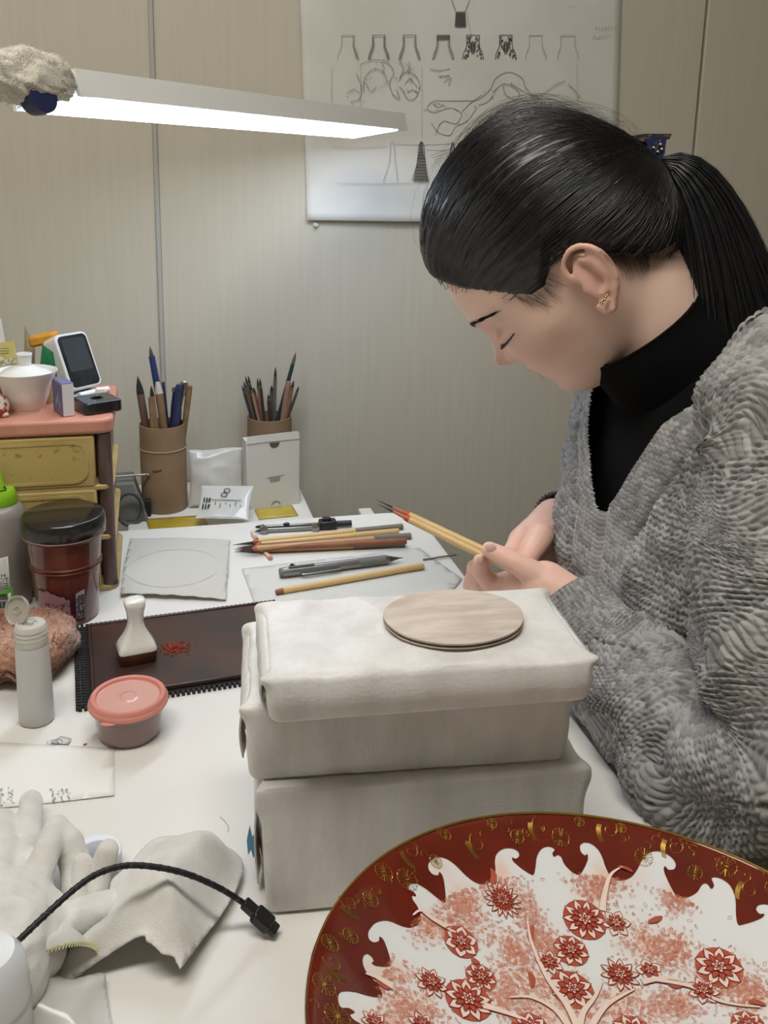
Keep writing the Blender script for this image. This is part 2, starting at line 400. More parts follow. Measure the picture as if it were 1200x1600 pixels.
# ------------------------------------------------------------------ wrapped box stack
def wrapped(name, label, cen, yaw, sx, sy, h, z0, seed, sag=.0, grp='foam wrapped boxes'):
    """box in soft white foam sheet: superellipsoid-ish rounded body with wrinkles and folded end flaps"""
    nu, nv = 360, 110
    rs = np.random.RandomState(seed)
    V = []
    # ring profile: rounded rectangle footprint, rounded vertical profile
    def rr(t, a, b, r):
        # perimeter param of a rounded rectangle
        L = [2 * (a - r), pi / 2 * r, 2 * (b - r), pi / 2 * r] * 2; tot = sum(L); s = t * tot
        cx, cy = a - r, b - r; segs = [((-cx, -b), (1, 0)), (cx, -cy, -pi / 2), ((a, -cy), (0, 1)), (cx, cy, 0), ((cx, b), (-1, 0)), (-cx, cy, pi / 2), ((-a, cy), (0, -1)), (-cx, -cy, pi)]
        for k in range(8):
            if s <= L[k] or k == 7:
                g = segs[k]
                if k % 2 == 0: return (g[0][0] + g[1][0] * s, g[0][1] + g[1][1] * s)
                an = g[2] + s / r; return (g[0] + r * cos(an), g[1] + r * sin(an))
            s -= L[k]
    R = np.array([rr(k / nu, sx / 2, sy / 2, .007) for k in range(nu)])
    er = .0042
    prof = []
    q = 12
    for k in range(14): prof.append((k / 14 * .97, 0))
    for k in range(q): an = -pi / 2 + pi / 2 * k / (q - 1); prof.append((er, er + er * sin(an), cos(an)))
    for k in range(1, 40): prof.append((er, er + (h - 2 * er) * k / 40, 1.0))
    for k in range(q): an = pi / 2 * k / (q - 1); prof.append((er, h - er + er * sin(an), cos(an)))
    for k in range(1, 33): prof.append(((1 - k / 32), h))
    P = []
    mx = min(sx, sy) / 2
    for pr in prof:
        if len(pr) == 3:
            off = er * (1 - pr[2]); sc = 1 - off / mx; z = pr[1]; scx = 1 - off / (sx / 2); scy = 1 - off / (sy / 2)
        else:
            e = 1 - er / mx; f = pr[0]; scx = (1 - er / (sx / 2)) * f; scy = (1 - er / (sy / 2)) * f; z = pr[1]
        P.append(np.c_[R[:, 0] * scx, R[:, 1] * scy, np.full(nu, z)])
    m = len(P); P = np.concatenate(P)
    x, y, z = P[:, 0], P[:, 1], P[:, 2]
    side = sstep(.0, er, z) * (1 - sstep(h - er * .5, h, z))
    top = sstep(h - er, h, z)
    # front and back faces bulge, long vertical wobbles; ends show folded flaps
    fx = x / (sx / 2); fy = y / (sy / 2); fz = z / h
    n1 = fnoise(P * [1, 1, .35], 70, seed, 3); n2 = fnoise(P, 30, seed + 1, 2)
    bul = .0035 * np.cos(np.clip(fz * 2 - 1, -1, 1) * pi / 2) * side
    P[:, 1] += np.sign(y) * (np.abs(fy) > .8) * (bul * 1.0 + side * (.0010 * n1 + .0012 * n2))
    endm = (np.abs(fx) > .9) * side
    # flap: diagonal crease lines on the ends
    dia = np.abs(fz - (.15 + .8 * np.abs(fy))); P[:, 0] += np.sign(x) * endm * (.0035 * np.exp(-(dia / .10) ** 2) * 1.0 - .0015 + .0016 * n1 + .003*np.exp(-((fz-.5)/.5)**2))
    wr = fnoise(P * [1, 2.2, 1], 55, seed + 7, 3); cre = 1 - np.abs(fnoise(P * [1.3, .8, 1], 38, seed + 9, 2)); cre = np.clip(cre - .72, 0, 1) / .28
    P[:, 2] += top * (.0012 * wr + .0016 * cre * np.exp(-((fx + .35) / .45) ** 2) - sag * fx)
    P[:, 2] += -sag * fx * (1 - top) * fz
    # pulled corners
    cor = np.exp(-((np.abs(fx) - 1) / .12) ** 2 - ((np.abs(fy) - 1) / .2) ** 2 - ((fz - 1) / .25) ** 2)
    P[:, 0] += np.sign(x) * cor * .004; P[:, 2] += cor * .0012
    F = gridfaces(nu, m, True)
    Mf = foam
    rt_ = root(name, label, 'wrapped box', (cen[0], cen[1], z0), yaw, grp)
    npmesh('foam_wrap', P, F, Mf, rt_)
    # folded flap sheets at both ends
    for sgn in (-1, 1):
        V2 = []; nu2, nv2 = 34, 22
        for b_ in range(nv2):
            fz2 = b_ / (nv2 - 1)
            for a_ in range(nu2):
                g = a_ / (nu2 - 1)
                wd = (.62 + .30 * fz2 ** 1.0) * sy / 2
                yy = -wd + 2 * wd * g
                zz = h * (.06 + .90 * fz2)
                xx = sx / 2 + .0030 + .0022 * sin(pi * fz2) + .0006 * (2 * abs(g - .5)) ** 6 * (1 - fz2 * .6) + .0008 * sin(g * 17 + seed) * (1 - fz2)
                if fz2 > .9: xx -= (fz2 - .9) / .1 * .004
                V2.append((sgn * xx, yy * sgn, zz))
        o = npmesh('end_flap', V2, gridfaces(nu2, nv2), Mf, rt_); md = o.modifiers.new('s', 'SOLIDIFY'); md.thickness = .0012
    return rt_
foam = mat('foam_sheet', (226, 224, 220), .38, col2=(212, 209, 204), vscale=60, stretch=(1, 1, .25), bump=.25, bscale=420, sss=.15, ssr=(.006,), spec=.45, sheen=.15)
fl0 = Z(412, 1432, 0)        # front left foot of the stack
tl = Z(428, 1060, .181); tr = Z(934, 1028, .181); bl = Z(392, 952, .181); br_ = Z(838, 908, .181)
syaw = radians(9.5)
ux = Vector((cos(syaw), sin(syaw), 0)); uy = Vector((-sin(syaw), cos(syaw), 0))
topw = (tr - tl).length; topd = ((bl - tl).dot(uy) + (br_ - tr).dot(uy)) / 2
tc = (tl + tr + bl + br_) / 4
print('STACK', tl, tr, bl, br_, fl0, 'w', topw, 'd', topd, 'yaw', math.degrees(syaw))
H1, H2, H3 = .094, .0545, .0320
def from_fl(fl, sx, sy, yw):
    return fl + Vector((cos(yw), sin(yw), 0)) * (sx / 2) + Vector((-sin(yw), cos(yw), 0)) * (sy / 2)
fl2 = Z(388, 1224, H1); fl3 = tl - ux * .003
wrapped('wrapped_box', 'tallest foam wrapped box, at the bottom of the white stack', from_fl(fl0, topw + .010, .118, syaw - .02), syaw - .02, topw + .010, .118, H1, 0, 11)
wrapped('wrapped_box', 'foam wrapped box in the middle of the white stack, jutting out to the left', from_fl(fl2, topw + .006, topd + .012, syaw - .03), syaw - .03, topw + .006, topd + .012, H2, H1 + .0003, 23)
wrapped('wrapped_box', 'flat foam wrapped box on top of the stack, under the cardboard disc', from_fl(fl3, topw, topd, syaw), syaw, topw, topd, H3, H1 + H2 + .0006, 37)
o = MB().prism([(0, .050), (.003, .066), (.0055, .052), (.009, .060), (.010, .040), (.006, .030), (.004, .040), (.001, .034)], -.0015, .0015, Matrix.Rotation(pi / 2, 4, 'X')).build('blue_tape', mat('tape_blue', (92, 160, 190), .5)); o.location = fl0 - ux * .010 + uy * .03; o.scale = (.7, .7, .7); o.rotation_euler = (0, 0, syaw); tag(o, 'torn bit of blue tape on the left end of the lowest wrapped box', 'tape')
# cardboard disc
dc = Z(711, 966, .186); dl = Z(602, 966, .186); drr = Z(823, 968, .186); df = Z(712, 1010, .184); db = Z(700, 921, .186)
ra = (drr - dl).length / 2; rb = (db - df).length / 2
print('disc', ra, rb)
disc = root('cardboard_disc', 'round disc cut from corrugated cardboard, on the top wrapped box', 'cardboard', (dl + drr) / 2 * .5 + (df + db) / 2 * .5 + Vector((0, 0, -.002)), syaw)
M_card = mat('cardboard_pale', (212, 199, 187), .85, col2=(188, 172, 158), vscale=75, stretch=(.35, 1.6, 1), bump=.5, bscale=260, bstretch=(.5, 1.5, 1))
M_cardd = mat('cardboard_edge', (112, 96, 84), .9, col2=(80, 66, 56), vscale=500)
def discpts(r1, r2, sd, n=90):
    return [((r1 * (1 + .012 * sin(3 * a + sd) + .006 * sin(7 * a))) * cos(a), (r2 * (1 + .012 * sin(2 * a + sd))) * sin(a)) for a in np.linspace(0, 2 * pi, n, endpoint=False)]
MB().prism(discpts(ra, rb, 0), .0028, .0040).build('top_sheet', M_card, disc)
MB().prism(discpts(ra * .985, rb * .985, .2), .0008, .0029).build('flute', M_cardd, disc)
MB().prism(discpts(ra * .998, rb * .998, .4), .0, .0009).build('bottom_sheet', M_card, disc)
# ------------------------------------------------------------------ design sheet on the wall
def W(px, py, off=.004):
    return sof(px, py, WT - off)
M_paper = mat('paper_white', (222, 221, 214), .8, col2=(214, 212, 204), vscale=8)
M_pencil = mat('pencil_grey', (128, 126, 120), .7)
M_pencil2 = mat('pencil_dark', (84, 83, 80), .7)
M_pencil3 = mat('pencil_faint', (176, 174, 167), .7)
sheet = root('design_sheet', 'large sheet of pencil designs pinned on the wall behind the person', 'drawing', (0, 0, 0))
cor = [(464, -150), (976, -150), (961, 350), (480, 344)]
nu, nv = 40, 40; V = []
for j in range(nv):
    for i in range(nu):
        a, b = i / (nu - 1), j / (nv - 1)
        x = (cor[0][0] * (1 - a) + cor[1][0] * a) * (1 - b) + (cor[3][0] * (1 - a) + cor[2][0] * a) * b
        y = (cor[0][1] * (1 - a) + cor[1][1] * a) * (1 - b) + (cor[3][1] * (1 - a) + cor[2][1] * a) * b
        lift = .004 + .006 * max(0, (b - .9) / .1) ** 2 + .0012 * (1 + sin(a * 9 + b * 5)) * (.3 + b)
        V.append(tuple(W(x, y, lift)))
o = npmesh('sheet', V, gridfaces(nu, nv), M_paper, sheet); md = o.modifiers.new('s', 'SOLIDIFY'); md.thickness = .0004
def stroke(mb, pts, w=1.1, sm=4, closed=False, off=.0105):
    P = smoothpath([(p[0], p[1], 0) for p in pts], sm, closed) if sm > 1 else [Vector((p[0], p[1], 0)) for p in pts]
    if closed: P.append(P[0])
    ww = w * 1.55 / 1450
    mb.ribbon([W(p.x, p.y, off if p.y > 250 else .0078) for p in P], ww, EY)
def zz(x, y): return (460 + x * .45, y * .45)
pen, pen2, pen3 = MB(), MB(), MB()
# row of vase halves
def vase(mb, cx, top, hw, bw, h, w=1.0):
    L = lambda s: [(cx + s * hw, top), (cx + s * hw * 1.02, top + h * .45), (cx + s * (hw + bw) * .55, top + h * .75), (cx + s * bw * .92, top + h * .88), (cx + s * bw, top + h)]
    stroke(mb, L(-1), w); stroke(mb, L(1), w); stroke(mb, [(cx - hw, top), (cx + hw, top)], w, 1)
    return L
for k, (x, m) in enumerate([(186, pen3), (293, pen), (400, pen), (517, pen), (620, pen2), (734, pen2), (838, pen3), (950, pen3)]):
    c = 460 + x * .45; L = vase(m, c, 122 * .45, 10 if k != 7 else 11, 17, 38, 1.0)
    if k in (0, 1, 2, 3):                     # hatching down the sides
        for s in ((1,) if k == 0 else (-1, 1)):
            for q in range(16):
                f = q / 15; y = 56 + 36 * f; e = (10 + (7 * max(0, f - .45) / .55) ** 1.0) * s
                stroke(pen, [(c + e, y), (c + e - s * (2.5 + 2 * f), y - 1)], 1.0, 1)
    if k == 3:
        for q in range(5): stroke(pen2, [(c - 10, 56 + q * 1.3), (c + 10, 56 + q * 1.3)], .9, 1)
    if k in (4, 5):
        rs = random.Random(k)
        for q in range(52):
            f = rs.random(); s = rs.choice((-1, 1)); hw_ = 10 + 7 * max(0, f - .45) / .55; x0 = c + s * rs.uniform(.45, .95) * hw_
            stroke(pen2, [(x0, 56 + 34 * f), (x0 - s * rs.uniform(0, 2), 56 + 34 * f + 3)], 1.5, 1)
        for q in range(5):
            r_ = 2 + q; stroke(pen2, [(c + r_ * cos(a) * .6, 74 + r_ * 1.6 * sin(a)) for a in np.linspace(0, 6.28, 10)[:-1]], .9, 2, True)
c = 460 + 577 * .45; stroke(pen, [(c - 14, 0), (c - 7, 18), (c - 9, 40), (c + 8, 40), (c + 7, 18), (c + 14, 0)], 1, 1)
for q in range(15): stroke(pen2, [(c - 7 - q * .12, 19 + q * 1.6), (c + 7 + q * .12, 19 + q * 1.6)], 1.2, 1)
stroke(pen3, [(c + 10, 20), (c + 18, 60)], .8, 1)
# two beast sketches
b1 = [(215, 255), (232, 300), (228, 340), (195, 355)], [(228, 225), (270, 208), (320, 215), (345, 250), (330, 290), (345, 335)], [(240, 320), (245, 270), (275, 240), (310, 250), (320, 285)], [(250, 290), (265, 318), (285, 300)], [(345, 330), (365, 345), (355, 310)], \
     [(370, 215), (378, 240), (365, 270)], [(365, 275), (385, 250), (420, 262), (436, 300), (420, 340), (395, 345), (380, 320), (365, 300)], [(385, 290), (400, 275), (418, 290)], [(392, 320), (410, 312), (428, 320)], [(300, 215), (312, 235), (305, 255)], [(395, 255), (402, 238), (392, 225)], [(180, 325), (205, 310), (225, 322)]
b2 = [(460, 375), (480, 352), (530, 350), (600, 350), (640, 345), (680, 310), (700, 270), (745, 250), (790, 270), (800, 300)], [(460, 380), (490, 390), (540, 375), (580, 395), (560, 430), (520, 420), (500, 440), (490, 470)], [(475, 425), (500, 460), (540, 470), (560, 440), (600, 420), (630, 380)], [(690, 320), (730, 290), (780, 320), (770, 345), (735, 330), (725, 300)], \
     [(480, 360), (500, 372), (520, 362)], [(640, 365), (670, 355), (690, 330)], [(800, 300), (840, 335), (900, 300), (940, 280)], [(750, 290), (820, 330), (860, 345)], [(950, 290), (985, 325)], [(470, 240), (500, 245), (540, 238)], [(500, 265), (540, 262)], [(520, 285), (545, 270), (535, 295)], [(580, 390), (610, 360), (650, 330)]
for q in b1: stroke(pen, [zz(*p) for p in q], .85)
for q in b2: stroke(pen, [zz(*p) for p in q], .8)
rs = random.Random(3)
for q in range(70):
    a = rs.choice(b1 + b2); p = rs.choice(a); x, y = zz(*p); an = rs.uniform(0, 6.28); l = rs.uniform(2, 7)
    x += rs.gauss(0, 3); y += rs.gauss(0, 3); stroke(pen if q % 2 else pen3, [(x, y), (x + l * .5 * cos(an) + 1, y + l * .5 * sin(an)), (x + l * cos(an), y + l * sin(an))], .7, 3)
# lower row: tall bottles and guide lines
for x in (340, ):
    stroke(pen3, [zz(308, 630), zz(330, 560), zz(335, 497), zz(345, 497), zz(350, 560), zz(358, 630)], .9, 2)
bp = [zz(408, 628), zz(425, 570), zz(432, 510), zz(441, 492), zz(450, 510), zz(455, 570), zz(462, 628)]
stroke(pen2, bp, 1.0, 3)
for q in range(40):
    f = q / 39; y = 492 + 136 * f; h = 4 + 24 * f ** 1.2; stroke(pen2 if q % 3 else pen, [zz(441 - h, y), zz(441 + h * .9, y + 2)], 1.3, 1)
stroke(pen2, [zz(540, 540), zz(549, 495), zz(556, 520)], 2)
for y, x0, x1 in ((635, 145, 465), (510, 130, 320), (500, 350, 560), (520, 460, 560)): stroke(pen3, [zz(x0, y), zz((x0 + x1) / 2, y + 3), zz(x1, y - 2)], .7, 2)
for x in (443, 982, 130, 230): stroke(pen3, [zz(x, 230), zz(x, 480)], .6, 1)
for k in range(8): stroke(pen3, [zz(470 + k * 6, 540 + k * 8), zz(530 + k * 3, 520 + k * 9)], .6, 1)
# notes in the corner
def scribble(mb, x, y, n, dx, h, rs, w=.8):
    for k in range(n):
        x0 = x + dx * k; q = [(x0 + rs.uniform(0, dx * .6), y + rs.uniform(-h, h)) for _ in range(rs.choice((3, 4, 5)))]
        stroke(mb, q, w, 2)
scribble(pen3, 930, 44, 7, 5, 3, rs); scribble(pen3, 926, 57, 6, 5, 3, rs); scribble(pen3, 888, 11, 3, 4, 2, rs)
for mb_, nm, mm in ((pen, 'pencil_sketch', M_pencil), (pen2, 'dark_pencil_sketch', M_pencil2), (pen3, 'faint_pencil_line', M_pencil3)):
    mb_.build(nm, mm, sheet, smooth=False)['kind'] = 'stuff'
o = MB().lathe([(.004, 0), (.004, .002), (.0015, .003), (.0015, .006), (.003, .007)], 14).build('wall_pin', mat('pin_white', (205, 203, 196), .4)); o.location = W(493, 351, .002) ; o.rotation_euler = (pi / 2, 0, YAW); tag(o, 'tiny white pin in the wall below the design sheet', 'pin')

# ------------------------------------------------------------------ things on the drawer chest
def onchest(px, py): return Z(px, py, CZ)
M_porc = mat('porcelain', (232, 230, 222), .12, coat=.6, spec=.5)
g = root('lidded_cup', 'white porcelain lidded tea cup on the drawer chest', 'cup', onchest(43, 640), 0)
MB().lathe([(.0, 0), (.0175, 0), (.0178, .003), (.0195, .0045), (.0245, .018), (.0285, .033), (.0350, .0445), (.0352, .0455), (.034, .0455), (.027, .034), (.023, .018), (.017, .006), (0, .005)], 48).build('cup', M_porc, g)
lid = MB().lathe([(.0, .052), (.010, .052), (.022, .047), (.0285, .0425), (.0292, .0415), (.027, .0405), (0, .0415)], 48).build('lid', M_porc, g)
MB().lathe([(.0085, .050), (.0076, .055), (.0085, .0625), (.0092, .064), (.0086, .0655), (.0065, .0655), (.006, .060), (0, .060)], 32).build('knob', M_porc, lid)
# little screen
scp = onchest(143, 618)
ml = root('tabletop_screen', 'small white tilted screen device with a dark display, on the drawer chest', 'screen', scp + Vector((0, 0, .0)), radians(58))
T = Matrix.Translation((0, .006, .009)) @ Matrix.Rotation(radians(-23), 4, 'X')
M_wplast = mat('plastic_white', (226, 225, 220), .35)
def rbox(mb, x0, x1, z0, z1, r, y0, y1, M): # rounded rectangle in xz extruded along y
    mb.prism(rrect(x0, x1, z0, z1, r, 6), -y1, -y0, M @ Matrix.Rotation(pi / 2, 4, 'X')); return mb
rbox(MB(), -.024, .024, 0, .070, .008, 0, .026, T).build('case', M_wplast, ml, bevel=.0015)
rbox(MB(), -.021, .021, .003, .067, .006, -.0006, .002, T).build('display', mat('display_black', (34, 36, 38), .18, col2=(52, 56, 58), vscale=30), ml)
rbox(MB(), -.017, .017, .022, .063, .002, -.0009, .001, T).build('lit_panel', mat('display_grey', (70, 74, 76), .2, col2=(58, 62, 64), vscale=14), ml)
MB().tube([(-.022, -.004, .0042), (.022, -.004, .0042)], .0042, 16).build('foot_bar', M_wplast, ml)
MB().prism(rrect(-.02, .02, -.004, .03, .006), 0, .002).build('base_plate', M_wplast, ml)
# black gadget
bb = root('black_gadget', 'flat square black gadget with a round button, on the drawer chest', 'gadget', onchest(152, 640), radians(38))
MB().prism(rrect(-.022, .022, -.022, .022, .006), 0, .014).build('case', mat('gloss_black', (22, 22, 24), .18, coat=.4), bb, bevel=.002)
MB().lathe([(.0075, .0138), (.0072, .0146), (.006, .0146), (.0055, .0140), (0, .0140)], 24).build('button', mat('black_matte', (30, 30, 32), .4), bb)
# blue and white carton
bw = root('small_carton', 'small blue and white carton standing beside the white cup', 'carton', onchest(101, 646), radians(-54))
MB().box((0, 0, .019), (.034, .0125, .037)).build('carton', mat('carton_white', (214, 214, 216), .5), bw, bevel=.0006)
mb = MB(); mb.box((-.0002, -.0066, .019), (.0335, .0006, .036)); mb.box((0, 0, .0378), (.034, .0125, .0006)); mb.build('blue_print', mat('carton_blue', (86, 92, 140), .45, col2=(120, 112, 140), vscale=60), bw)
mb = MB(); [mb.box((-.006 + .004 * k, -.0070, .012 + .004 * (k % 3)), (.0022, .0003, .008)) for k in range(4)]; mb.build('print_mark', mat('carton_print', (176, 180, 205), .5), bw)
o = MB().box((0, 0, .006), (.0115, .0115, .012)).build('white_cube', mat('cube_white', (226, 222, 214), .5), bevel=.0012); o.location = onchest(158, 621); o.rotation_euler = (0, 0, .35); tag(o, 'tiny white cube beside the black gadget', 'cube')
o = MB().lathe([(0, 0), (.0085, 0), (.0092, .0012), (.0085, .0024), (0, .0026)], 28).build('white_disc', mat('cube_white', (226, 222, 214), .5)); o.location = onchest(171, 627); tag(o, 'flat round white disc behind the black gadget', 'disc')
# cards standing at the back
def card(name, label, cat, quad, yy, m, thick=.0006):
    """card standing on the chest: pixel quad gives its foot, height and lean"""
    P = [Y(x, y, yq) for (x, y), yq in zip(quad, yy)]
    mb = MB(); n = (P[1] - P[0]).cross(P[3] - P[0]).normalized() * thick
    mb.add([p for p in P] + [p + n for p in P], [(0, 1, 2, 3), (7, 6, 5, 4), (0, 4, 5, 1), (1, 5, 6, 2), (2, 6, 7, 3), (3, 7, 4, 0)])
    o = mb.build(name, m, smooth=False); return tag(o, label, cat)
yb_ = onchest(43, 640).y
card('green_card', 'dark green card leaning behind the small screen', 'card', [(56, 632), (106, 620), (104, 566), (66, 538)], (yb_ + .05, yb_ + .075, yb_ + .085, yb_ + .06), mat('card_green', (38, 122, 70), .6, col2=(28, 98, 56), vscale=30))
card('brown_card', 'folded brown card standing behind the cup lid', 'card', [(36, 616), (54, 616), (55, 542), (39, 508)], (yb_ + .10, yb_ + .10, yb_ + .115, yb_ + .115), mat('card_brown', (150, 134, 104), .7))
ycard = card('yellow_card', 'pale yellow printed card with little animal faces, at the left edge', 'card', [(-40, 624), (38, 616), (22, 532), (-50, 545)], (yb_ + .06, yb_ + .06, yb_ + .075, yb_ + .075), mat('card_yellow', (206, 196, 122), .6, col2=(196, 186, 112), vscale=20))
mb = MB(); rs = random.Random(2)
for k in range(9):
    q = Y(2 + 4 * k, 556 + rs.uniform(-2, 16), yb_ + .064 ) ; q = Y(-2 + 4.0 * k, 562 + rs.uniform(-3, 14), yb_ + .0655)
    mb.lathe([(0, 0), (.0028, 0)], 10, Matrix.Translation(q) @ Matrix.Rotation(pi / 2, 4, 'X'), cap=False)
po = mb.build('print', mat('card_print', (226, 224, 208), .6), ycard, smooth=False)
mb = MB()
for k in range(26):
    q = Y(rs.uniform(-4, 34), rs.uniform(556, 580), yb_ + .0645); mb.lathe([(0, 0), (.0006, 0)], 6, Matrix.Translation(q) @ Matrix.Rotation(pi / 2, 4, 'X'), cap=False)
for k in range(3):
    q0 = Y(0, 545 + k * 4, yb_ + .070); q1 = Y(14, 544 + k * 4, yb_ + .070); mb.ribbon([q0, q1], .0006, (0, -1, 0))
mb.build('print_dark', mat('card_ink', (86, 84, 74), .6), ycard, smooth=False)
card('white_card', 'white card leaning at the far left above the yellow card', 'card', [(-40, 612), (20, 606), (2, 498), (-50, 505)], (yb_ + .09, yb_ + .09, yb_ + .11, yb_ + .11), mat('card_white', (212, 212, 208), .6))
# orange ornament
oo = root('orange_ornament', 'small orange and brown ornament behind the small screen', 'ornament', Y(92, 618, yb_ + .10), .3)
oz = Y(92, 533, yb_ + .10).z - Y(92, 618, yb_ + .10).z
MB().lathe([(.0, 0), (.012, .0), (.010, .01), (.006, oz * .5), (.008, oz - .01), (.0115, oz - .004), (.010, oz + .002), (0, oz + .004)], 20).build('body', mat('ornament_brown', (92, 62, 48), .5), oo)
MB().prism([(-.016, -.008), (.014, -.010), (.020, .004), (.010, .011), (-.012, .009)], oz - .002, oz + .011, Matrix.Rotation(radians(-12), 4, 'Y')).build('cap', mat('ornament_orange', (214, 158, 48), .5, col2=(196, 130, 36), vscale=70), oo, bevel=.003)
# figurine, glass jar, beige cup at the left edge
fg = root('round_figurine', 'little red and white painted figurine cut by the left edge', 'figurine', onchest(-6, 650), 0)
MB().lathe([(0, 0), (.011, 0), (.0145, .006), (.015, .014), (.011, .022), (.004, .025), (0, .0255)], 24).build('body', mat('figurine_paint', (222, 214, 200), .35, col2=(176, 70, 50), vscale=120, vpos=(.5, .56)), fg)
MB().ball((.011, -.004, .003), (.005, .004, .003), 8).build('foot', mat('figurine_white', (222, 214, 200), .35), fg)
gj = root('dark_glass_jar', 'small dark green glass jar behind the cup at the left edge', 'jar', onchest(2, 622), 0)
MB().lathe([(0, 0), (.016, 0), (.0175, .004), (.0175, .022), (.014, .028), (0, .029)], 28).build('body', mat('glass_dark', (58, 66, 56), .15, col2=(96, 104, 90), vscale=80, coat=.4), gj)
MB().lathe([(.0145, .0275), (.015, .029), (.015, .036), (.014, .037), (0, .037)], 28).build('lid', mat('jar_lid_grey', (150, 152, 146), .35), gj)
bg = root('beige_cup', 'plain beige cup half hidden behind the white lidded cup', 'cup', onchest(68, 628), 0)
MB().lathe([(0, 0), (.014, 0), (.015, .003), (.016, .012), (.017, .028), (.016, .028), (.0145, .004), (0, .004)], 28).build('cup', mat('cup_beige', (176, 160, 122), .4), bg)

# ------------------------------------------------------------------ jar of red pigment
jp = Z(108, 960, 0)
jar = root('pigment_jar', 'plastic jar of red pigment with a black lid and Japanese label', 'jar', jp, 0)
M_clear = mat('clear_plastic', (236, 228, 224), .12, trans=.85, ior=1.3)
M_pig = mat('pigment_red', (128, 52, 36), .8, col2=(104, 44, 34), vscale=40, vpos=(.3, .7))
jb = MB().lathe([(.0, .0), (.0295, 0), (.031, .002), (.0345, .05), (.0375, .080), (.0395, .098), (.0402, .100)], 56).build('body', mat('jar_plastic', (116, 58, 46), .22, col2=(90, 48, 40), vscale=26, coat=.5), jar)
for z in (.062, .066, .095): MB().lathe([(.0372 + (z - .066) * .09 - .001, z - .0012), (.0385 + (z - .066) * .08-.0008, z), (.0372 + (z - .066) * .09 - .001, z + .0012)], 56, cap=False).build('ridge', MC['jar_plastic'], jar)
jl = MB().lathe([(.0400, .0985), (.0430, .0995), (.0436, .102), (.0432, .114), (.0415, .1172), (.040, .118), (0, .118)], 64).build('lid', mat('lid_black', (26, 25, 24), .22, col2=(36, 33, 30), vscale=30, stretch=(.4, 3, 1), coat=.3), jar)
MB().lathe([(.0405, .0968), (.0432, .0975), (.0432, .0990), (.0400, .0992)], 64, cap=False).build('collar', mat('collar_clear', (150, 120, 110), .2, coat=.5), jar)
def jr(z): return .031 + (z - .002) * (.0345 - .031) / .048 if z < .05 else .0345 + (z - .05) * .1
def curved_patch(poly, off=.0006, step=.003):
    a, F = fill2d([poly], step); V = []
    for th, z in a:      # th = arc length coordinate
        r_ = jr(z) + off; an = -pi / 2 + th / .034; V.append((r_ * cos(an), r_ * sin(an), z))
    return np.array(V), F
lab = [(-.022, .004), (.0155, .004), (.0155, .0345), (.0118, .0345), (.0095, .0385), (.0055, .0385), (.002, .0400), (-.001, .0425), (-.004, .0418), (-.007, .0448), (-.011, .0452), (-.014, .0425), (-.017, .0445), (-.022, .043)]
V, F = curved_patch(lab, .0005); npmesh('label_border', V, F, mat('label_maroon', (74, 26, 32), .5), jar)
ins_ = [(x * .93 - .0012, .0045 + (z - .0045) * .945) for x, z in lab]
V, F = curved_patch(ins_, .0008); npmesh('label_face', V, F, mat('label_face', (168, 124, 132), .5), jar)
def wraptext(body, size, th0, z0, m, nm, off=.0011, M=None):
    vs, fs = text_geo(body, size); V = []
    for x, y, _ in vs:
        z = z0 + y; r_ = jr(z) + off; an = -pi / 2 + (th0 + x) / .034; V.append((r_ * cos(an), r_ * sin(an), z))
    MB().add(V, fs).build(nm, m, jar, smooth=False)
M_ink = mat('ink_dark', (52, 24, 34), .6)
wraptext('サンデー', .0082, .002, .0255, M_ink, 'lettering')
wraptext('カップ', .0088, -.002, .0150, M_ink, 'lettering')
V, F = curved_patch([(.0165, .004), (.030, .0035), (.030, .0425), (.0165, .0395)], .0005); npmesh('side_label_border', V, F, MC['label_maroon'], jar)
V, F = curved_patch([(.0195, .009), (.0292, .0085), (.0292, .0415), (.0195, .0385)], .0009); npmesh('side_label', V, F, mat('label_grey', (178, 168, 172), .5), jar)
mb = MB(); rs = random.Random(5)
for r_ in range(7):
    for c_ in range(9):
        th0 = .0204 + r_ * .00125; z0 = .011 + c_ * .0030
        an = -pi / 2 + th0 / .034; rr_ = jr(z0) + .0012
        if rs.random() < .85: mb.box((rr_ * cos(an), rr_ * sin(an), z0), (.0008, .0006, .0022), None, an + pi / 2)
mb.build('fine_print', mat('ink_violet', (72, 62, 82), .6), jar)

# ------------------------------------------------------------------ green capped bottle
gp = Z(12, 942, 0)
gb = root('squeeze_bottle', 'grey squeeze bottle with a lime green nozzle cap at the left edge', 'bottle', gp, 0)
hgt = .48 - gp.y * math.tan(PITCH + math.atan((795 - 600) / 1450)) - .002
M_gb = mat('bottle_grey', (148, 142, 134), .35, col2=(138, 131, 122), vscale=20)
MB().lathe([(0, 0), (.024, 0), (.026, .003), (.0262, hgt * .62), (.0262, hgt - .014), (.0235, hgt - .005), (.0165, hgt)], 48).build('body', M_gb, gb)
cp = MB().lathe([(.0165, hgt - .003), (.0178, hgt), (.0174, hgt + .011), (.0150, hgt + .0155), (.0075, hgt + .016), (.0062, hgt + .020), (.0030, hgt + .036), (.0024, hgt + .038), (0, hgt + .038)], 40).build('nozzle_cap', mat('cap_lime', (140, 190, 38), .35), gb)
mb = MB()
for k in range(30): a = 2 * pi * k / 30; mb.tube([(.0177 * cos(a), .0177 * sin(a), hgt + .001), (.0174 * cos(a), .0174 * sin(a), hgt + .0105)], .0005, 5)
mb.build('grip_rib', MC['cap_lime'], cp)
MB().tube(smoothpath([(.0065, -.002, hgt + .019), (.010, -.006, hgt + .017), (.004, -.011, hgt + .0165)]), .0007, 6).build('loop', mat('black_matte', (30, 30, 32), .4), cp)
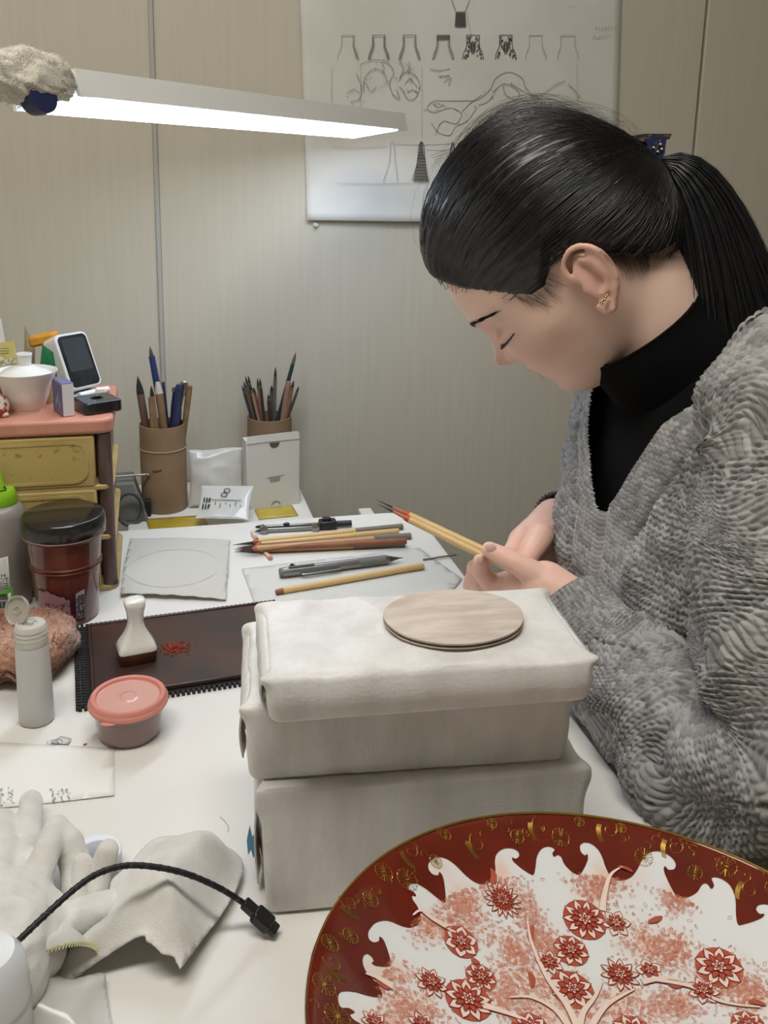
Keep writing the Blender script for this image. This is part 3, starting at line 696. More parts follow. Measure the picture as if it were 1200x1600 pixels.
def bpatch(poly, m, nm, off):
    a, F = fill2d([poly], .004); V = []
    for th, z in a: an = -pi / 2 + th / .0262; V.append(((.0262 + off) * cos(an), (.0262 + off) * sin(an), z))
    npmesh(nm, np.array(V), F, m, gb)
bpatch([(-.03, .0), (.017, .0), (.017, .030), (-.03, .030)], mat('label_green', (98, 172, 70), .4), 'label_green', .0004)
bpatch([(-.03, .006), (.0145, .006), (.0145, .024), (-.03, .024)], mat('label_white', (226, 226, 222), .4), 'barcode_label', .0007)
bpatch([(-.03, .030), (.0145, .030), (.0145, .066), (-.03, .066)], MC['label_white'], 'label', .0007)
mb = MB()
for k in range(9): an = -pi / 2 + (.001 + k * .0013) / .0262; mb.box((.0272 * cos(an), .0272 * sin(an), .011), (.0005 + .0004 * (k % 3), .0004, .008), None, an + pi / 2)
for k in range(4): an = -pi / 2 + .0065 / .0262; mb.box((.0272 * cos(an), .0272 * sin(an), .0172 + .0018 * k), (.010, .0004, .0008), None, an + pi / 2)
for bd, z, s in (('H', .0445, .0068), ('OT', .0390, .0068)):
    vs, fs = text_geo(bd, s); mb.add([((.0271) * cos(-pi / 2 + (.0085 + x) / .0262), .0271 * sin(-pi / 2 + (.0085 + x) / .0262), z + y) for x, y, _ in vs], fs)
for z in (.0355, .0330): an = -pi / 2 + .008 / .0262; mb.box((.0270 * cos(an), .0270 * sin(an), z), (.010, .0004, .0006), None, an + pi / 2)
mb.build('lettering', mat('ink_black', (48, 48, 46), .6), gb)

# ------------------------------------------------------------------ towel
def towel():
    c = Z(26, 1040, 0); n, m = 190, 80; V = []
    for j in range(m):
        ph = pi * j / (m - 1)
        for i in range(n):
            a = 2 * pi * i / n
            V.append((cos(a) * sin(ph), sin(a) * sin(ph), cos(ph)))
    V = np.array(V); U = np.sign(V) * np.abs(V) ** np.array([.55, .55, .6])
    P = U * [.056, .050, .021]
    P[:, 0] *= 1 - .10 * (P[:, 1] < 0) * np.abs(U[:, 1])
    n1 = fnoise(P, 55, 1, 3); n2 = fnoise(P, 900, 2, 2); n3 = fnoise(P, 260, 12, 2)
    P *= (1 + .11 * n1 + .03 * n3)[:, None]; P += U * (.0012 * n2)[:, None]
    # rolled folds at the front
    fr = np.clip((-U[:, 1] - .55) / .45, 0, 1) * np.clip((.15 - U[:, 2]) / .5, 0, 1)
    P[:, 1] += -fr * .006 * np.sin(U[:, 2] * 16 + 2.2 * np.sin(U[:, 0] * 6)); P[:, 2] += fr * .004 * np.sin(U[:, 0] * 14)
    P[:, 2] += .022; P[:, 2] = np.maximum(P[:, 2], .0006)
    k = sstep(-.6, .6, fnoise(P, 60, 8, 3)); c1 = np.array(lin((206, 158, 130))[:3]); c2 = np.array(lin((150, 92, 64))[:3])
    ob = npmesh('rag_towel', P, gridfaces(n, m, True), mat('terry_brown', (255, 255, 255), .95, attr='tint', col2=(196, 190, 186), vscale=300, bump=.6, bscale=900, sheen=.5), None, True, c1 * (1 - k[:, None]) + c2 * k[:, None])
    ob.location = c; ob.rotation_euler = (0, 0, .12)
    tag(ob, 'bunched brown terry towel stained with paint, behind the clear bottle', 'towel')
    rs = np.random.RandomState(6); idx = rs.choice(np.where(P[:, 2] > .004)[0], 5200); f = []; vs = []; cols = []
    Q = P[idx]; ND = U[idx] / np.linalg.norm(U[idx], axis=1)[:, None]; dd = ND + rs.normal(size=Q.shape) * .5; dd /= np.linalg.norm(dd, axis=1)[:, None]
    s1 = np.cross(dd, [0.3, .2, .9]); s1 /= np.linalg.norm(s1, axis=1)[:, None]; l = rs.uniform(.0012, .0032, (len(Q), 1))
    vs = np.stack([Q - s1 * .0004, Q + s1 * .0004, Q + dd * l + s1 * .0001], 1).reshape(-1, 3)
    kk = np.repeat(sstep(-.6, .6, fnoise(Q, 60, 8, 3)), 3)[:, None]
    npmesh('terry_pile', vs, np.arange(len(vs)).reshape(-1, 3), MC['terry_brown'], ob, False, c1 * (1 - kk) * 1.1 + c2 * kk)['kind'] = 'stuff'
towel()

# ------------------------------------------------------------------ clear flip-top bottle
cb_ = root('flip_top_bottle', 'small clear flip-top bottle with its lid open, in front of the towel', 'bottle', Z(58, 1124, 0), 0)
hb = .093
M_frost = mat('frosted_plastic', (226, 225, 221), .3, trans=.35, ior=1.2, col2=(232, 231, 227), vscale=12, coat=.3)
MB().lathe([(0, 0), (.0135, 0), (.0150, .0018), (.0150, .012), (.0142, hb - .022), (.0132, hb - .018), (.0128, hb - .017), (.0128, hb - .018), (.0136, hb - .022), (.0143, .013), (.0142, .003), (0, .0025)], 40).build('body', M_frost, cb_)
MB().lathe([(.0, .003), (.0138, .003), (.0139, .030), (.0, .030)], 32).build('liquid', mat('liquid_pale', (214, 208, 192), .1, trans=.85, ior=1.2), cb_)
M_fr2 = mat('frosted_cap', (228, 226, 216), .35, trans=.35, ior=1.3)
cap_ = MB().lathe([(.0136, hb - .0185), (.0138, hb - .018), (.0134, hb - .002), (.0118, hb), (.006, hb), (.0055, hb - .0015), (.003, hb - .001), (.0025, hb + .002), (.0012, hb + .0022), (0, hb + .001)], 40).build('cap', M_fr2, cb_)
for z in (.004, .008, .012): MB().lathe([(.01355, hb - z - .0012), (.0140, hb - z), (.01355, hb - z + .0012)], 40, cap=False).build('thread', M_fr2, cap_)
pc = Y(30, 953, Z(58, 1124, 0).y + .006); Tl = Matrix.Translation(pc - Z(58, 1124, 0)) @ Matrix.Rotation(radians(68), 4, 'X') @ Matrix.Rotation(radians(-20), 4, 'Y')
fl = MB().lathe([(0, 0), (.0118, 0), (.0124, .001), (.0124, .0038), (.0114, .0038), (.0112, .0014), (.004, .0014), (.0038, .003), (.003, .003), (.0028, .0014), (0, .0014)], 40, Tl).build('flip_lid', mat('lid_clear', (224, 220, 210), .15, trans=.6, ior=1.3, coat=.3), cb_)
MB().tube([Tl @ Vector((.006, -.011, .001)), Vector((-.0075, -.002, hb - .002))], .0016, 8, flat=.5).build('hinge', M_fr2, cb_)

# ------------------------------------------------------------------ lacquer tray with muller and pigment
tp = Z(119, 976, .006); ty = radians(19)
tu = Vector((cos(ty), sin(ty), 0)); tv = Vector((sin(ty), -cos(ty), 0))
tdep = (Z(127, 1101, 0) - Z(118, 978, 0)).length; twid = .212
tray = root('grinding_tray', 'dark brown lacquered tray board edged with black ribbed matting', 'tray', Vector((tp.x, tp.y, 0)) + tv * tdep, ty)
M_tray = mat('tray_brown', (74, 48, 38), .38, col2=(50, 40, 36), vscale=14, vpos=(.35, .62), coat=.15)
M_blk = mat('matting_black', (30, 28, 26), .6)
mt = MB().box((twid / 2, tdep / 2, .0015), (twid - .004, tdep - .004, .003)).build('matting', M_blk, tray)
nx, ny = int(twid / .0048), int(tdep / .0048)
tooth = MB().box((0, 0, .002), (.0030, .0046, .004)).build('rib', M_blk, mt, bevel=.0004); tm = tooth.data
first = True
def rib(x, y, rz):
    global first
    if first: o = tooth; first = False
    else: o = tooth.copy(); COL.objects.link(o)
    o.location = (x, y, 0); o.rotation_euler = (0, 0, rz); o.parent = mt
for k in range(nx + 1): rib(.001 + k * .0048, -.001, 0); rib(.001 + k * .0048, tdep + .001, 0)
for k in range(ny + 1): rib(-.0005, k * .0048, pi / 2)
for r_ in range(1, 4):
    for k in range(ny): rib(.001 + r_ * .0045, .004 + k * .0048, pi / 2)
M_lip = mat('tray_lip', (58, 42, 36), .3, coat=.3)
MB().box((twid / 2 + .006, tdep / 2, .0045), (twid - .016, tdep - .012, .004)).build('board', M_tray, tray, bevel=.001)
for c_, d_ in (((twid / 2 + .004, .007, .0060), (twid - .014, .003, .004)), ((twid / 2 + .004, tdep - .007, .0060), (twid - .014, .003, .004)), ((.0125, tdep / 2, .0060), (.003, tdep - .014, .004)), ((twid - .003, tdep / 2, .006), (.003, tdep - .014, .004))):
    MB().box(c_, d_).build('lip', M_lip, tray, bevel=.0008)
TZ = .0066
mp_ = Z(214, 1028, TZ)
mul = root('paint_muller', 'white porcelain paint muller with a brown worn foot, standing on the tray', 'muller', mp_, radians(24))
mul.scale = (1, 1, .88)
M_mb = mat('muller_brown', (120, 66, 46), .6, col2=(98, 52, 38), vscale=50)
def sqloft(lv, m, nm, par, n=32, pw=.5):
    V = []
    for hx, hy, z, p in lv:
        for k in range(n):
            a = 2 * pi * k / n; c_, s_ = cos(a), sin(a); V.append((hx * abs(c_) ** p * (1 if c_ > 0 else -1), hy * abs(s_) ** p * (1 if s_ > 0 else -1), z))
    mb = MB(); mb.add(V, [(j * n + k, j * n + (k + 1) % n, (j + 1) * n + (k + 1) % n, (j + 1) * n + k) for j in range(len(lv) - 1) for k in range(n)] + [tuple(range(n - 1, -1, -1)), tuple((len(lv) - 1) * n + k for k in range(n))])
    return mb.build(nm, m, par, ang=60)
sqloft([(.0165, .0135, 0, .35), (.0175, .0143, .001, .3), (.0182, .015, .014, .3)], M_mb, 'foot', mul)
sqloft([(.0184, .0152, .0135, .3), (.0186, .0154, .0155, .3), (.0165, .0135, .021, .4), (.0125, .0102, .029, .5), (.0088, .0078, .038, .6), (.0076, .0070, .046, .7), (.0082, .0076, .056, .7), (.0098, .0088, .064, .6), (.0102, .009, .0690, .6), (.0092, .008, .0718, .7), (.005, .0045, .0728, .8)], M_porc, 'grip', mul)
pg = MB(); rs = random.Random(8)
for k in range(420):
    r_ = abs(rs.gauss(0, .006)); a = rs.uniform(0, 6.28); hgt_ = max(0, .0035 * exp(-(r_ / .004) ** 2)); s = rs.uniform(.0004, .0011)
    pg.box((r_ * cos(a) * 1.3, r_ * sin(a), hgt_ * rs.random() + s * .4), (s * rs.uniform(1, 2.6), s, s), None, rs.uniform(0, 3.1))
o = pg.build('pigment_pile', mat('pigment_orange', (158, 66, 34), .8, col2=(124, 50, 30), vscale=200), smooth=False); o.location = Z(273, 1013, TZ); tag(o, 'little heap of orange red pigment grains on the tray', 'pigment', kind='stuff')

# ------------------------------------------------------------------ pink lidded container
pk = root('lidded_container', 'small round clear container with a pink lid, in front of the tray', 'container', Z(203, 1144, 0), 0)
MB().lathe([(0, .0), (.0235, 0), (.0262, .0022), (.0300, .030), (.0292, .030), (.0255, .0032), (.0230, .0012), (0, .0012)], 56).build('tub', mat('tub_clear', (232, 214, 210), .12, trans=.8, ior=1.25, coat=.3), pk)
MB().lathe([(0, .0014), (.0228, .0014), (.0252, .0036), (.0280, .022), (0, .0232)], 48).build('contents', mat('pink_powder', (158, 108, 108), .8, col2=(140, 92, 94), vscale=60), pk)
M_pink = mat('lid_pink', (208, 136, 122), .32, sss=.2, ssr=(.004,), coat=.2)
ld_ = MB().lathe([(.0305, .0285), (.0332, .0290), (.0338, .0305), (.0334, .0325), (.0322, .0335), (.0318, .0360), (.0306, .0372), (.0276, .0368), (.0266, .0348), (.0258, .0345)], 64, cap=False).build('lid_rim', M_pink, pk)
MB().lathe([(0, .0346), (.006, .0346), (.0063, .0350), (.0068, .0346), (.0118, .0344), (.0262, .0345), (.0262, .0337), (0, .0337)], 64).build('lid_window', mat('lid_pale', (208, 158, 146), .25, sss=.1, ssr=(.004,), coat=.3), ld_)
MB().ball((-.008, -.0325, .0292), (.0065, .003, .0012), 10).build('pull_tab', M_pink, ld_)

# ------------------------------------------------------------------ papers on the desk
def flat(name, label, cat, quad, m, z=.0006, thick=.0003, wob=0.0, ragged=0, parent=None, seed=1, step=.012, zfun=None):
    P = [Z(x, y, z) for x, y in quad]; loop = []
    rs = random.Random(seed)
    for i in range(len(P)):
        a, b = P[i], P[(i + 1) % len(P)]; k = max(2, int((b - a).length / .006))
        for q in range(k):
            p = a.lerp(b, q / k)
            if ragged and q: p = p + Vector((rs.gauss(0, ragged), rs.gauss(0, ragged), 0))
            loop.append((p.x, p.y))
    a, F = fill2d([loop], step); V = np.c_[a, np.full(len(a), z)]
    if wob: V[:, 2] += wob * (1 + fnoise(V, 60, seed, 2)) * .5
    if zfun: V[:, 2] = [zfun(q[0], q[1]) for q in V]
    o = npmesh(name, V, F, m, parent); md = o.modifiers.new('s', 'SOLIDIFY'); md.thickness = thick; md.offset = 1
    return tag(o, label, cat) if label else o
nt_ = flat('note_paper', 'white sheet with rows of small handwriting, left of the container', 'paper', [(-60, 1158), (178, 1170), (179, 1244), (-60, 1270)], mat('note_white', (230, 228, 222), .7), wob=.0012)
mb = MB(); rs = random.Random(11)
for cx_, n_ in ((2, 4), (82, 3), (93, 3), (105, 3), (15, 3)):
    for k in range(n_ * 3):
        px, py = cx_ + rs.uniform(-3, 5), 1232 + k * 2.6 + rs.uniform(-1, 1)
        mb.ribbon([Z(px + rs.uniform(-3, 3), py + rs.uniform(-2, 2), .0022) for _ in range(4)], .0004)
mb.build('handwriting', mat('ink_grey', (92, 92, 96), .6), nt_, smooth=False)['kind'] = 'stuff'
fm_ = flat('film_scrap', 'scrap of tracing film with a small leaf drawing, above the note sheet', 'film', [(78, 1162), (95, 1150), (112, 1154), (106, 1163)], mat('film_grey', (206, 206, 202), .3), z=.0018)
mb = MB()
for off in (0, 7): mb.ribbon([Z(82 + off + 9 * cos(a), 1160 + 3.5 * sin(a) - off * .25, .0026) for a in np.linspace(0, 6.28, 14)], .0004)
mb.build('leaf_drawing', mat('ink_black', (48, 48, 46), .6), fm_, smooth=False)
# disc with tracing paper
cc = Z(272, 896, 0); cr_ = ((Z(352, 905, 0) - Z(192, 905, 0)).length) / 2 * .93
co_ = root('clear_disc', 'round clear disc lying under the tracing paper', 'disc', (cc.x, cc.y, 0), 0)
MB().lathe([(0, 0), (cr_ - .002, 0), (cr_, .001), (cr_, .006), (cr_ - .0015, .0072), (cr_ - .004, .0062), (0, .0062)], 64).build('disc', mat('disc_frost', (198, 196, 190), .2, col2=(186, 184, 178), vscale=20, coat=.4), co_)
MB().lathe([(cr_ - .010, .0062), (cr_ - .009, .0068), (cr_ - .008, .0062)], 64, cap=False).build('inner_ring', MC['disc_frost'], co_)
def zf(x, y):
    r_ = hypot(x - cc.x, y - cc.y); return .0078 - max(0, r_ - cr_) * .10 + .0004 * sin(x * 260) * max(0, min(1, (r_ - cr_) / .01 + .5))
def trace_m():
    m = mat('tracing_paper', (204, 201, 190), .7, alpha=.9)
    return m
tp_ = flat('tracing_paper', 'square of greyish tracing paper lying over the clear disc', 'tracing paper', [(203, 834), (359, 838), (353, 931), (188, 925)], trace_m(), z=.0076, ragged=.0004, step=.006, zfun=zf)
mb = MB(); mb.lathe([(cr_ * .95, .0084), (cr_ * .975, .0084)], 72, Matrix.Translation((cc.x, cc.y, 0)), cap=False); mb.build('circle_line', mat('pencil_trace', (198, 196, 184), .7), tp_)
# ------------------------------------------------------------------ brush tubes at the back
M_tube = mat('cardboard_tube', (150, 124, 96), .85, col2=(136, 110, 84), vscale=18, bump=.15, bscale=200)
M_tubed = mat('tube_inside', (96, 78, 60), .9)
def tubecup(name, label, base, r, h, ringz=None):
    o = root(name, label, 'brush holder', base, 0)
    MB().lathe([(0, 0), (r, 0), (r * 1.003, h * .3), (r * 1.01, h * .6), (r, h), (r - .0022, h), (r - .0022, .003), (0, .003)], 56).build('tube', M_tube, o)
    if ringz: MB().lathe([(r + .0003, ringz - .002), (r + .0015, ringz - .001), (r + .0012, ringz + .0004), (r, ringz + .0006)], 56, cap=False).build('seam_ring', mat('tube_seam', (168, 146, 116), .85), o)
    return o
lb = Z(258, 792, SZ); lb.z = SZ
lh = Y(258, 661, lb.y).z - SZ
lt = tubecup('brush_tube', 'tall cardboard tube holding a knife, scissors and large brushes', lb, .0345, lh, lh * .73)
mb = MB(); mb.tube([(-.008, -.0353, lh * .52), (-.003, -.0354, lh * .51), (.006, -.035, lh * .535)], .0009, 6, flat=.5); mb.build('ink_tick', mat('ink_black', (48, 48, 46), .6), lt)
rbp = ST(0, 0) ; t_r = WT - .045
q0 = ray(421, 650); kk = (t_r - CAM.dot(EY)) / q0.dot(EY); rim_r = CAM + q0 * kk
rb0 = Vector((rim_r.x, rim_r.y, SZ)); rh = rim_r.z - SZ
rtb = tubecup('brush_tube', 'short cardboard tube crowded with thin paint brushes', rb0, .0365, rh)
M_wood = mat('brush_wood', (146, 116, 84), .6, col2=(120, 92, 66), vscale=60)
M_dbr = mat('bristle_dark', (52, 46, 42), .8, col2=(34, 31, 30), vscale=300)
M_wbr = mat('bristle_white', (198, 190, 174), .8)
def stick(name, label, cat, tip, rimp, yy, segs, into=.055, group=None, yr=None, flat=1.0):
    """thing standing in a tube: tip and rim pixels at depth yy; segs = [(fraction of visible length, radius, material, part name)]"""
    a = Y(tip[0], tip[1], yy); b = Y(rimp[0], rimp[1], yr or yy); d = (b - a).normalized(); L = (b - a).length; e = b + d * into
    o = root(name, label, cat, a, 0, group); pos = 0
    for k, (f0, f1, r0_, r1_, m, nm) in enumerate(segs):
        p0 = d * (f0 * L); p1 = d * (f1 * L) if f1 < 1 else d * (L + into)
        n = 5; MB().tube([p0.lerp(p1, q / n) for q in range(n + 1)], [r0_ + (r1_ - r0_) * (sin(q / n * pi / 2) if r0_ < .0008 else q / n) for q in range(n + 1)], 12, flat=flat).build(nm, m, o)
    return o
yl = lb.y
stick('calligraphy_brush', 'large dark bristled brush leaning left in the tall tube', 'brush', (215, 588), (226, 656), yl, [(0, .42, .0003, .0058, M_dbr, 'bristle'), (.40, 1, .0058, .006, mat('handle_brown', (112, 88, 70), .6), 'handle')])
stick('craft_knife', 'blue handled knife with a grey blade, tallest in the tall tube', 'knife', (234, 541), (256, 658), yl + .01, [(0, .15, .0003, .0042, mat('blade_grey', (92, 92, 92), .35, metal=.6), 'blade'), (.13, .62, .0058, .0068, mat('knife_blue', (44, 60, 108), .4), 'handle'), (.6, 1, .0066, .006, mat('handle_navy', (34, 38, 60), .5), 'grip')], flat=.8)
stick('wash_brush', 'white tipped brush in the middle of the tall tube', 'brush', (246, 597), (255, 659), yl - .008, [(0, .28, .003, .0066, M_wbr, 'bristle'), (.27, 1, .0062, .0056, M_wood, 'handle')])
stick('thin_brush', 'slim dark tipped brush beside the white tipped brush in the tall tube', 'brush', (236, 603), (243, 660), yl - .018, [(0, .3, .0004, .0035, M_dbr, 'bristle'), (.28, 1, .0038, .0038, M_wood, 'handle')])
stick('wooden_stick', 'plain wooden stick at the front of the tall tube', 'stick', (235, 621), (238, 660), yl - .022, [(0, .06, .003, .0036, M_wood, 'end'), (.05, 1, .0036, .0036, M_wood, 'handle')])
M_navy = mat('plastic_navy', (46, 52, 88), .4)
sc_ = root('scissors', 'dark blue handled scissors in the tall tube', 'scissors', Y(262, 656, yl), 0)
a = Y(255, 597, yl) - Y(262, 656, yl); b = Y(272, 612, yl) - Y(262, 656, yl)
MB().tube([a, a * .55 + Vector((-.001, 0, 0)), Vector((.001, 0, -.03))], [.0032, .0045, .004], 12, flat=.6).build('handle', M_navy, sc_)
MB().tube([b, b * .5 + Vector((.003, 0, 0)), Vector((.004, 0, -.03))], [.0034, .005, .005], 12, flat=.6).build('handle', M_navy, sc_)
MB().lathe([(.0035, -.004), (.0042, 0), (.0035, .004)], 12, Matrix.Translation(b + Vector((.001, -.002, .004))) @ Matrix.Rotation(pi / 2, 4, 'X')).build('pivot', M_metal, sc_)
sp = root('metal_spoon', 'steel spoon standing bowl up at the right of the tall tube', 'spoon', Y(280, 656, yl + .012), 0)
bo = Y(286, 607, yl + .012) - Y(280, 656, yl + .012)
MB().ball(bo, (.0085, .003, .0125), 14, R=Matrix.Rotation(radians(14), 4, 'Y')).build('bowl', mat('steel', (168, 166, 160), .28, metal=1), sp)
MB().tube([bo + Vector((0, .0, -.008)), bo * .4, Vector((0, 0, -.05))], [.003, .0026, .0026], 10, flat=.6).build('stem', MC['steel'], sp)
stick('blue_pen', 'broad dark blue pen beside the spoon in the tall tube', 'pen', (280, 601), (275, 657), yl - .006, [(0, .1, .004, .0058, M_navy, 'cap'), (.08, 1, .0060, .0064, mat('pen_navy', (48, 56, 86), .4), 'barrel')])
stick('wood_handle', 'pale brown wooden handle at the right rim of the tall tube', 'handle', (296, 603), (290, 655), yl + .005, [(0, .25, .0045, .0052, M_wood, 'end'), (.22, 1, .005, .0035, M_wood, 'handle')])
# thin brushes of the right tube
yr_ = rb0.y
def tp2(x, y): return (180 + x / 3.529, 520 + y / 3.529)
M_hd = [mat('handle_dark', (62, 50, 44), .5), M_wood, mat('handle_tan', (156, 120, 96), .6), mat('handle_grey', (104, 96, 88), .6)]
BR = [((700, 290), (742, 436), 0, .0024), ((718, 240), (765, 438), 1, .0026), ((733, 235), (770, 440), 0, .0025), ((745, 285), (782, 442), 2, .0026), ((762, 300), (795, 444), 1, .0028), ((784, 252), (803, 446), 2, .0026), ((797, 250), (818, 446), 0, .0024), ((845, 340), (852, 448), 0, .0030), ((862, 290), (868, 450), 3, .0036), ((884, 190), (876, 450), 3, .0030), ((985, 262), (945, 444), 1, .0028), ((1012, 296), (962, 440), 3, .0024), ((972, 300), (955, 440), 2, .0030), ((708, 268), (756, 438), 3, .0024)]
where = ['leftmost, leaning far out', 'tall, second from the left rim', 'tall thin dark one near the left', 'with a tan handle near the left', 'short one in the left bunch', 'tan handled one left of the centre', 'thin dark one left of the gap', 'short dark one in the middle', 'grey handled one in the middle', 'pointed tall one right of the middle', 'wood handled one at the right', 'rightmost, leaning right', 'tan one near the right rim', 'grey handled one at the far left']
for k, (tp_x, rp_x, hm, r_) in enumerate(BR):
    z0 = yr_ + (-.018 + .036 * ((k * 5) % 7) / 6)
    stick('paint_brush', 'paint brush in the short tube, ' + where[k], 'brush', tp2(*tp_x), tp2(*rp_x), z0, [(0, .2, .0003, r_ * .8, M_dbr, 'bristle'), (.19, .3, r_ * .85, r_, mat('ferrule_grey', (120, 112, 104), .35, metal=.7), 'ferrule'), (.29, 1, r_, r_, M_hd[hm], 'handle')], group='brushes in the short tube')
stick('green_brush', 'dark green handled brush with a pointed brown tip, tallest in the short tube', 'brush', tp2(996, 108), tp2(905, 448), yr_, [(0, .13, .0003, .0026, mat('bristle_brown', (120, 82, 60), .7), 'bristle'), (.12, .2, .0027, .0031, mat('ferrule_grey', (120, 112, 104), .35, metal=.7), 'ferrule'), (.19, 1, .0032, .0036, mat('handle_teal', (38, 62, 62), .4), 'handle')])
stick('fat_brush', 'thick pinkish brown handle standing in the short tube', 'brush', tp2(957, 268), tp2(930, 446), yr_ - .012, [(0, .15, .0035, .0046, mat('handle_pink', (150, 112, 94), .6), 'end'), (.13, 1, .0050, .0052, MC['handle_pink'], 'handle')])

# ------------------------------------------------------------------ white carton, pouch, packet, tape
wl = Z(386, 797, SZ); wr_ = Z(468, 787, SZ); wy = atan2((wr_ - wl).y, (wr_ - wl).x); ww = (wr_ - wl).length
wh = Y(386, 690, wl.y).z - SZ
wbx = root('white_carton', 'white paper carton with an open tuck flap, in front of the short tube', 'carton', wl, wy)
M_ct = mat('carton_paper', (214, 212, 202), .6)
MB().box((ww / 2, .012, wh / 2), (ww, .024, wh)).build('body', M_ct, wbx, bevel=.0008)
T = Matrix.Translation((ww / 2, -.001, wh - .004)) @ Matrix.Rotation(radians(18), 4, 'X')
fpn = [(-ww / 2 + .001, 0), (ww / 2 - .0005, .001), (ww / 2 - .001, .011), (ww / 2 - .004, .0135), (-ww / 2 + .004, .0115), (-ww / 2 + .001, .009)]
MB().prism(fpn, -.0004, .0004, T @ Matrix.Rotation(radians(70), 4, 'X')).build('tuck_flap', M_ct, wbx)
hd = [(.008 * cos(a), .008 * sin(a)) for a in np.linspace(pi, 2 * pi, 14)]
MB().prism(hd, 0, .0006, Matrix.Translation((ww / 2 + .002, -.0002, wh - .006)) @ Matrix.Rotation(pi / 2, 4, 'X')).build('thumb_notch', mat('notch_dark', (84, 82, 74), .8), wbx)
MB().prism([(-.014, .003), (.016, .005), (.009, .0035), (.008, -.004), (-.007, -.005), (-.008, .0015)], 0, .0006, Matrix.Translation((ww / 2 + .002, -.0002, wh * .42)) @ Matrix.Rotation(pi / 2, 4, 'X')).build('punched_tab', mat('notch_grey', (150, 148, 138), .8), wbx)
mb = MB(); mb.tube([(.007 * cos(a), -.0004, .007 * sin(a)) for a in np.linspace(.1, pi - .1, 12)], .0005, 6, M=Matrix.Translation((ww / 2 + .004, 0, .002))); mb.build('half_notch', MC['notch_dark'], wbx)
def pillow(name, label, cat, base, yaw, w_, h_, th_, lean, m, seed, wr=.003, parts=None):
    n, k = 46, 40; V = []
    for side in (1, -1):
        for j in range(k):
            for i in range(n):
                a, b = i / (n - 1), j / (k - 1); e = (4 * a * (1 - a)) ** .5 * (4 * b * (1 - b)) ** .45
                V.append(((a - .5) * w_ * (1 - .05 * sin(pi * b)), -side * th_ / 2 * e, b * h_))
    P = np.array(V); nn = fnoise(P * [1, 1, 1], 80, seed, 3); n2 = 1 - np.abs(fnoise(P * [.7, 1, 1.4], 60, seed + 3, 2)); half = n * k
    sg = np.r_[np.ones(half), -np.ones(half)]; e = np.abs(P[:, 1]) / (th_ / 2 + 1e-9)
    P[:, 1] -= sg * (wr * nn + wr * 1.2 * np.clip(n2 - .6, 0, 1)) * (.3 + .7 * e); P[:, 2] += wr * .8 * nn * sstep(.7, 1, P[:, 2] / h_)
    f1 = gridfaces(n, k); F = np.r_[f1, f1[:, ::-1] + half]
    o = root(name, label, cat, base, 0, None, (lean, 0, yaw)); npmesh('bag', P, F, m, o); return o
M_bag = mat('bag_white', (208, 206, 198), .3, col2=(194, 190, 180), vscale=14, bump=.15, coat=.35)
pb = Z(336, 800, SZ)
pillow('plastic_pouch', 'crumpled white plastic pouch leaning between the tall tube and the carton', 'pouch', pb + Vector((0, .022, .004)), YAW, .086, .088, .026, radians(-14), M_bag, 4)
pk2 = Z(344, 822, SZ)
pq = pillow('printed_packet', 'flat white packet with printed lettering, in front of the pouch', 'packet', pk2 + Vector((.005, -.012, .016)), YAW - .25, .078, .062, .010, radians(-58), mat('packet_white', (204, 203, 196), .35, coat=.4), 9, .0012)
mb = MB()
for k in range(7): mb.box((-.02 + k * .0075, -.0062, .020 + .004 * (k % 2)), (.0009, .0004, .003 + .0025 * (k % 3)))
mb.box((.0, -.0064, .030), (.05, .0004, .0008)); 
for k in range(6): mb.box((-.030 + (k % 3) * .004, -.0058, .030 - (k // 3) * .012), (.0022, .0004, .008))
for q in (-.004, .004): mb.tube([(.000 + q * .4 + .0045 * cos(a), -.0066, .044 + q + .004 * sin(a)) for a in np.linspace(0, 6.28, 14)], .0006, 5)
mb.build('lettering', mat('ink_black', (48, 48, 46), .6), pq)['kind'] = 'stuff'
M_tapey = mat('tape_yellow', (196, 170, 62), .4, col2=(176, 148, 44), vscale=20, coat=.3)
flat('yellow_tape', 'strip of yellow tape in front of the tall tube', 'tape', [(228, 812), (318, 806), (330, 830), (236, 836)], M_tapey, z=SZ + .0006, thick=.0015)
flat('yellow_tape', 'strip of yellow tape beside the white carton', 'tape', [(398, 797), (456, 790), (466, 806), (404, 812)], M_tapey, z=SZ + .0006, thick=.0015)
# grey case, coil, plug, rod left of the tall tube
gc = Z(214, 812, SZ)
zz_t = Y(205, 750, gc.y + .02).z
case = root('grey_case', 'grey plastic case squeezed between the drawer chest and the tall tube', 'case', Vector((gc.x, gc.y, SZ)), YAW)
hc = zz_t - SZ
MB().add([(-.05, 0, 0), (.018, -.012, 0), (.012, .07, 0), (-.05, .07, 0), (-.05, .01, hc), (-.002, .01, hc), (-.004, .065, hc), (-.05, .065, hc)], [(3, 2, 1, 0), (4, 5, 6, 7), (0, 1, 5, 4), (1, 2, 6, 5), (2, 3, 7, 6), (3, 0, 4, 7)]).build('body', mat('case_grey', (118, 116, 108), .6), case, bevel=.003)
cbp = root('coiled_cable', 'coil of grey cable hanging in front of the grey case', 'cable', Y(203, 795, gc.y - .016), YAW)
mb = MB(); pts = []
for k in range(120): a = k / 120 * 2 * pi * 3.2; pts.append((.019 * cos(a) * (1 - .1 * k / 120), -.003 + .006 * k / 120, .026 * sin(a) * (1 - .12 * k / 120)))
mb.tube(pts, .0026, 10); mb.build('cable', mat('cable_grey', (92, 92, 88), .5), cbp)
o = MB().prism(rrect(-.007, .007, -.005, .005, .002), 0, .026).build('black_block', mat('block_black', (28, 29, 34), .5), bevel=.001); o.location = Vector(Z(229, 806, SZ)); o.rotation_euler = (0, 0, YAW); tag(o, 'small black block at the foot of the tall tube', 'block')
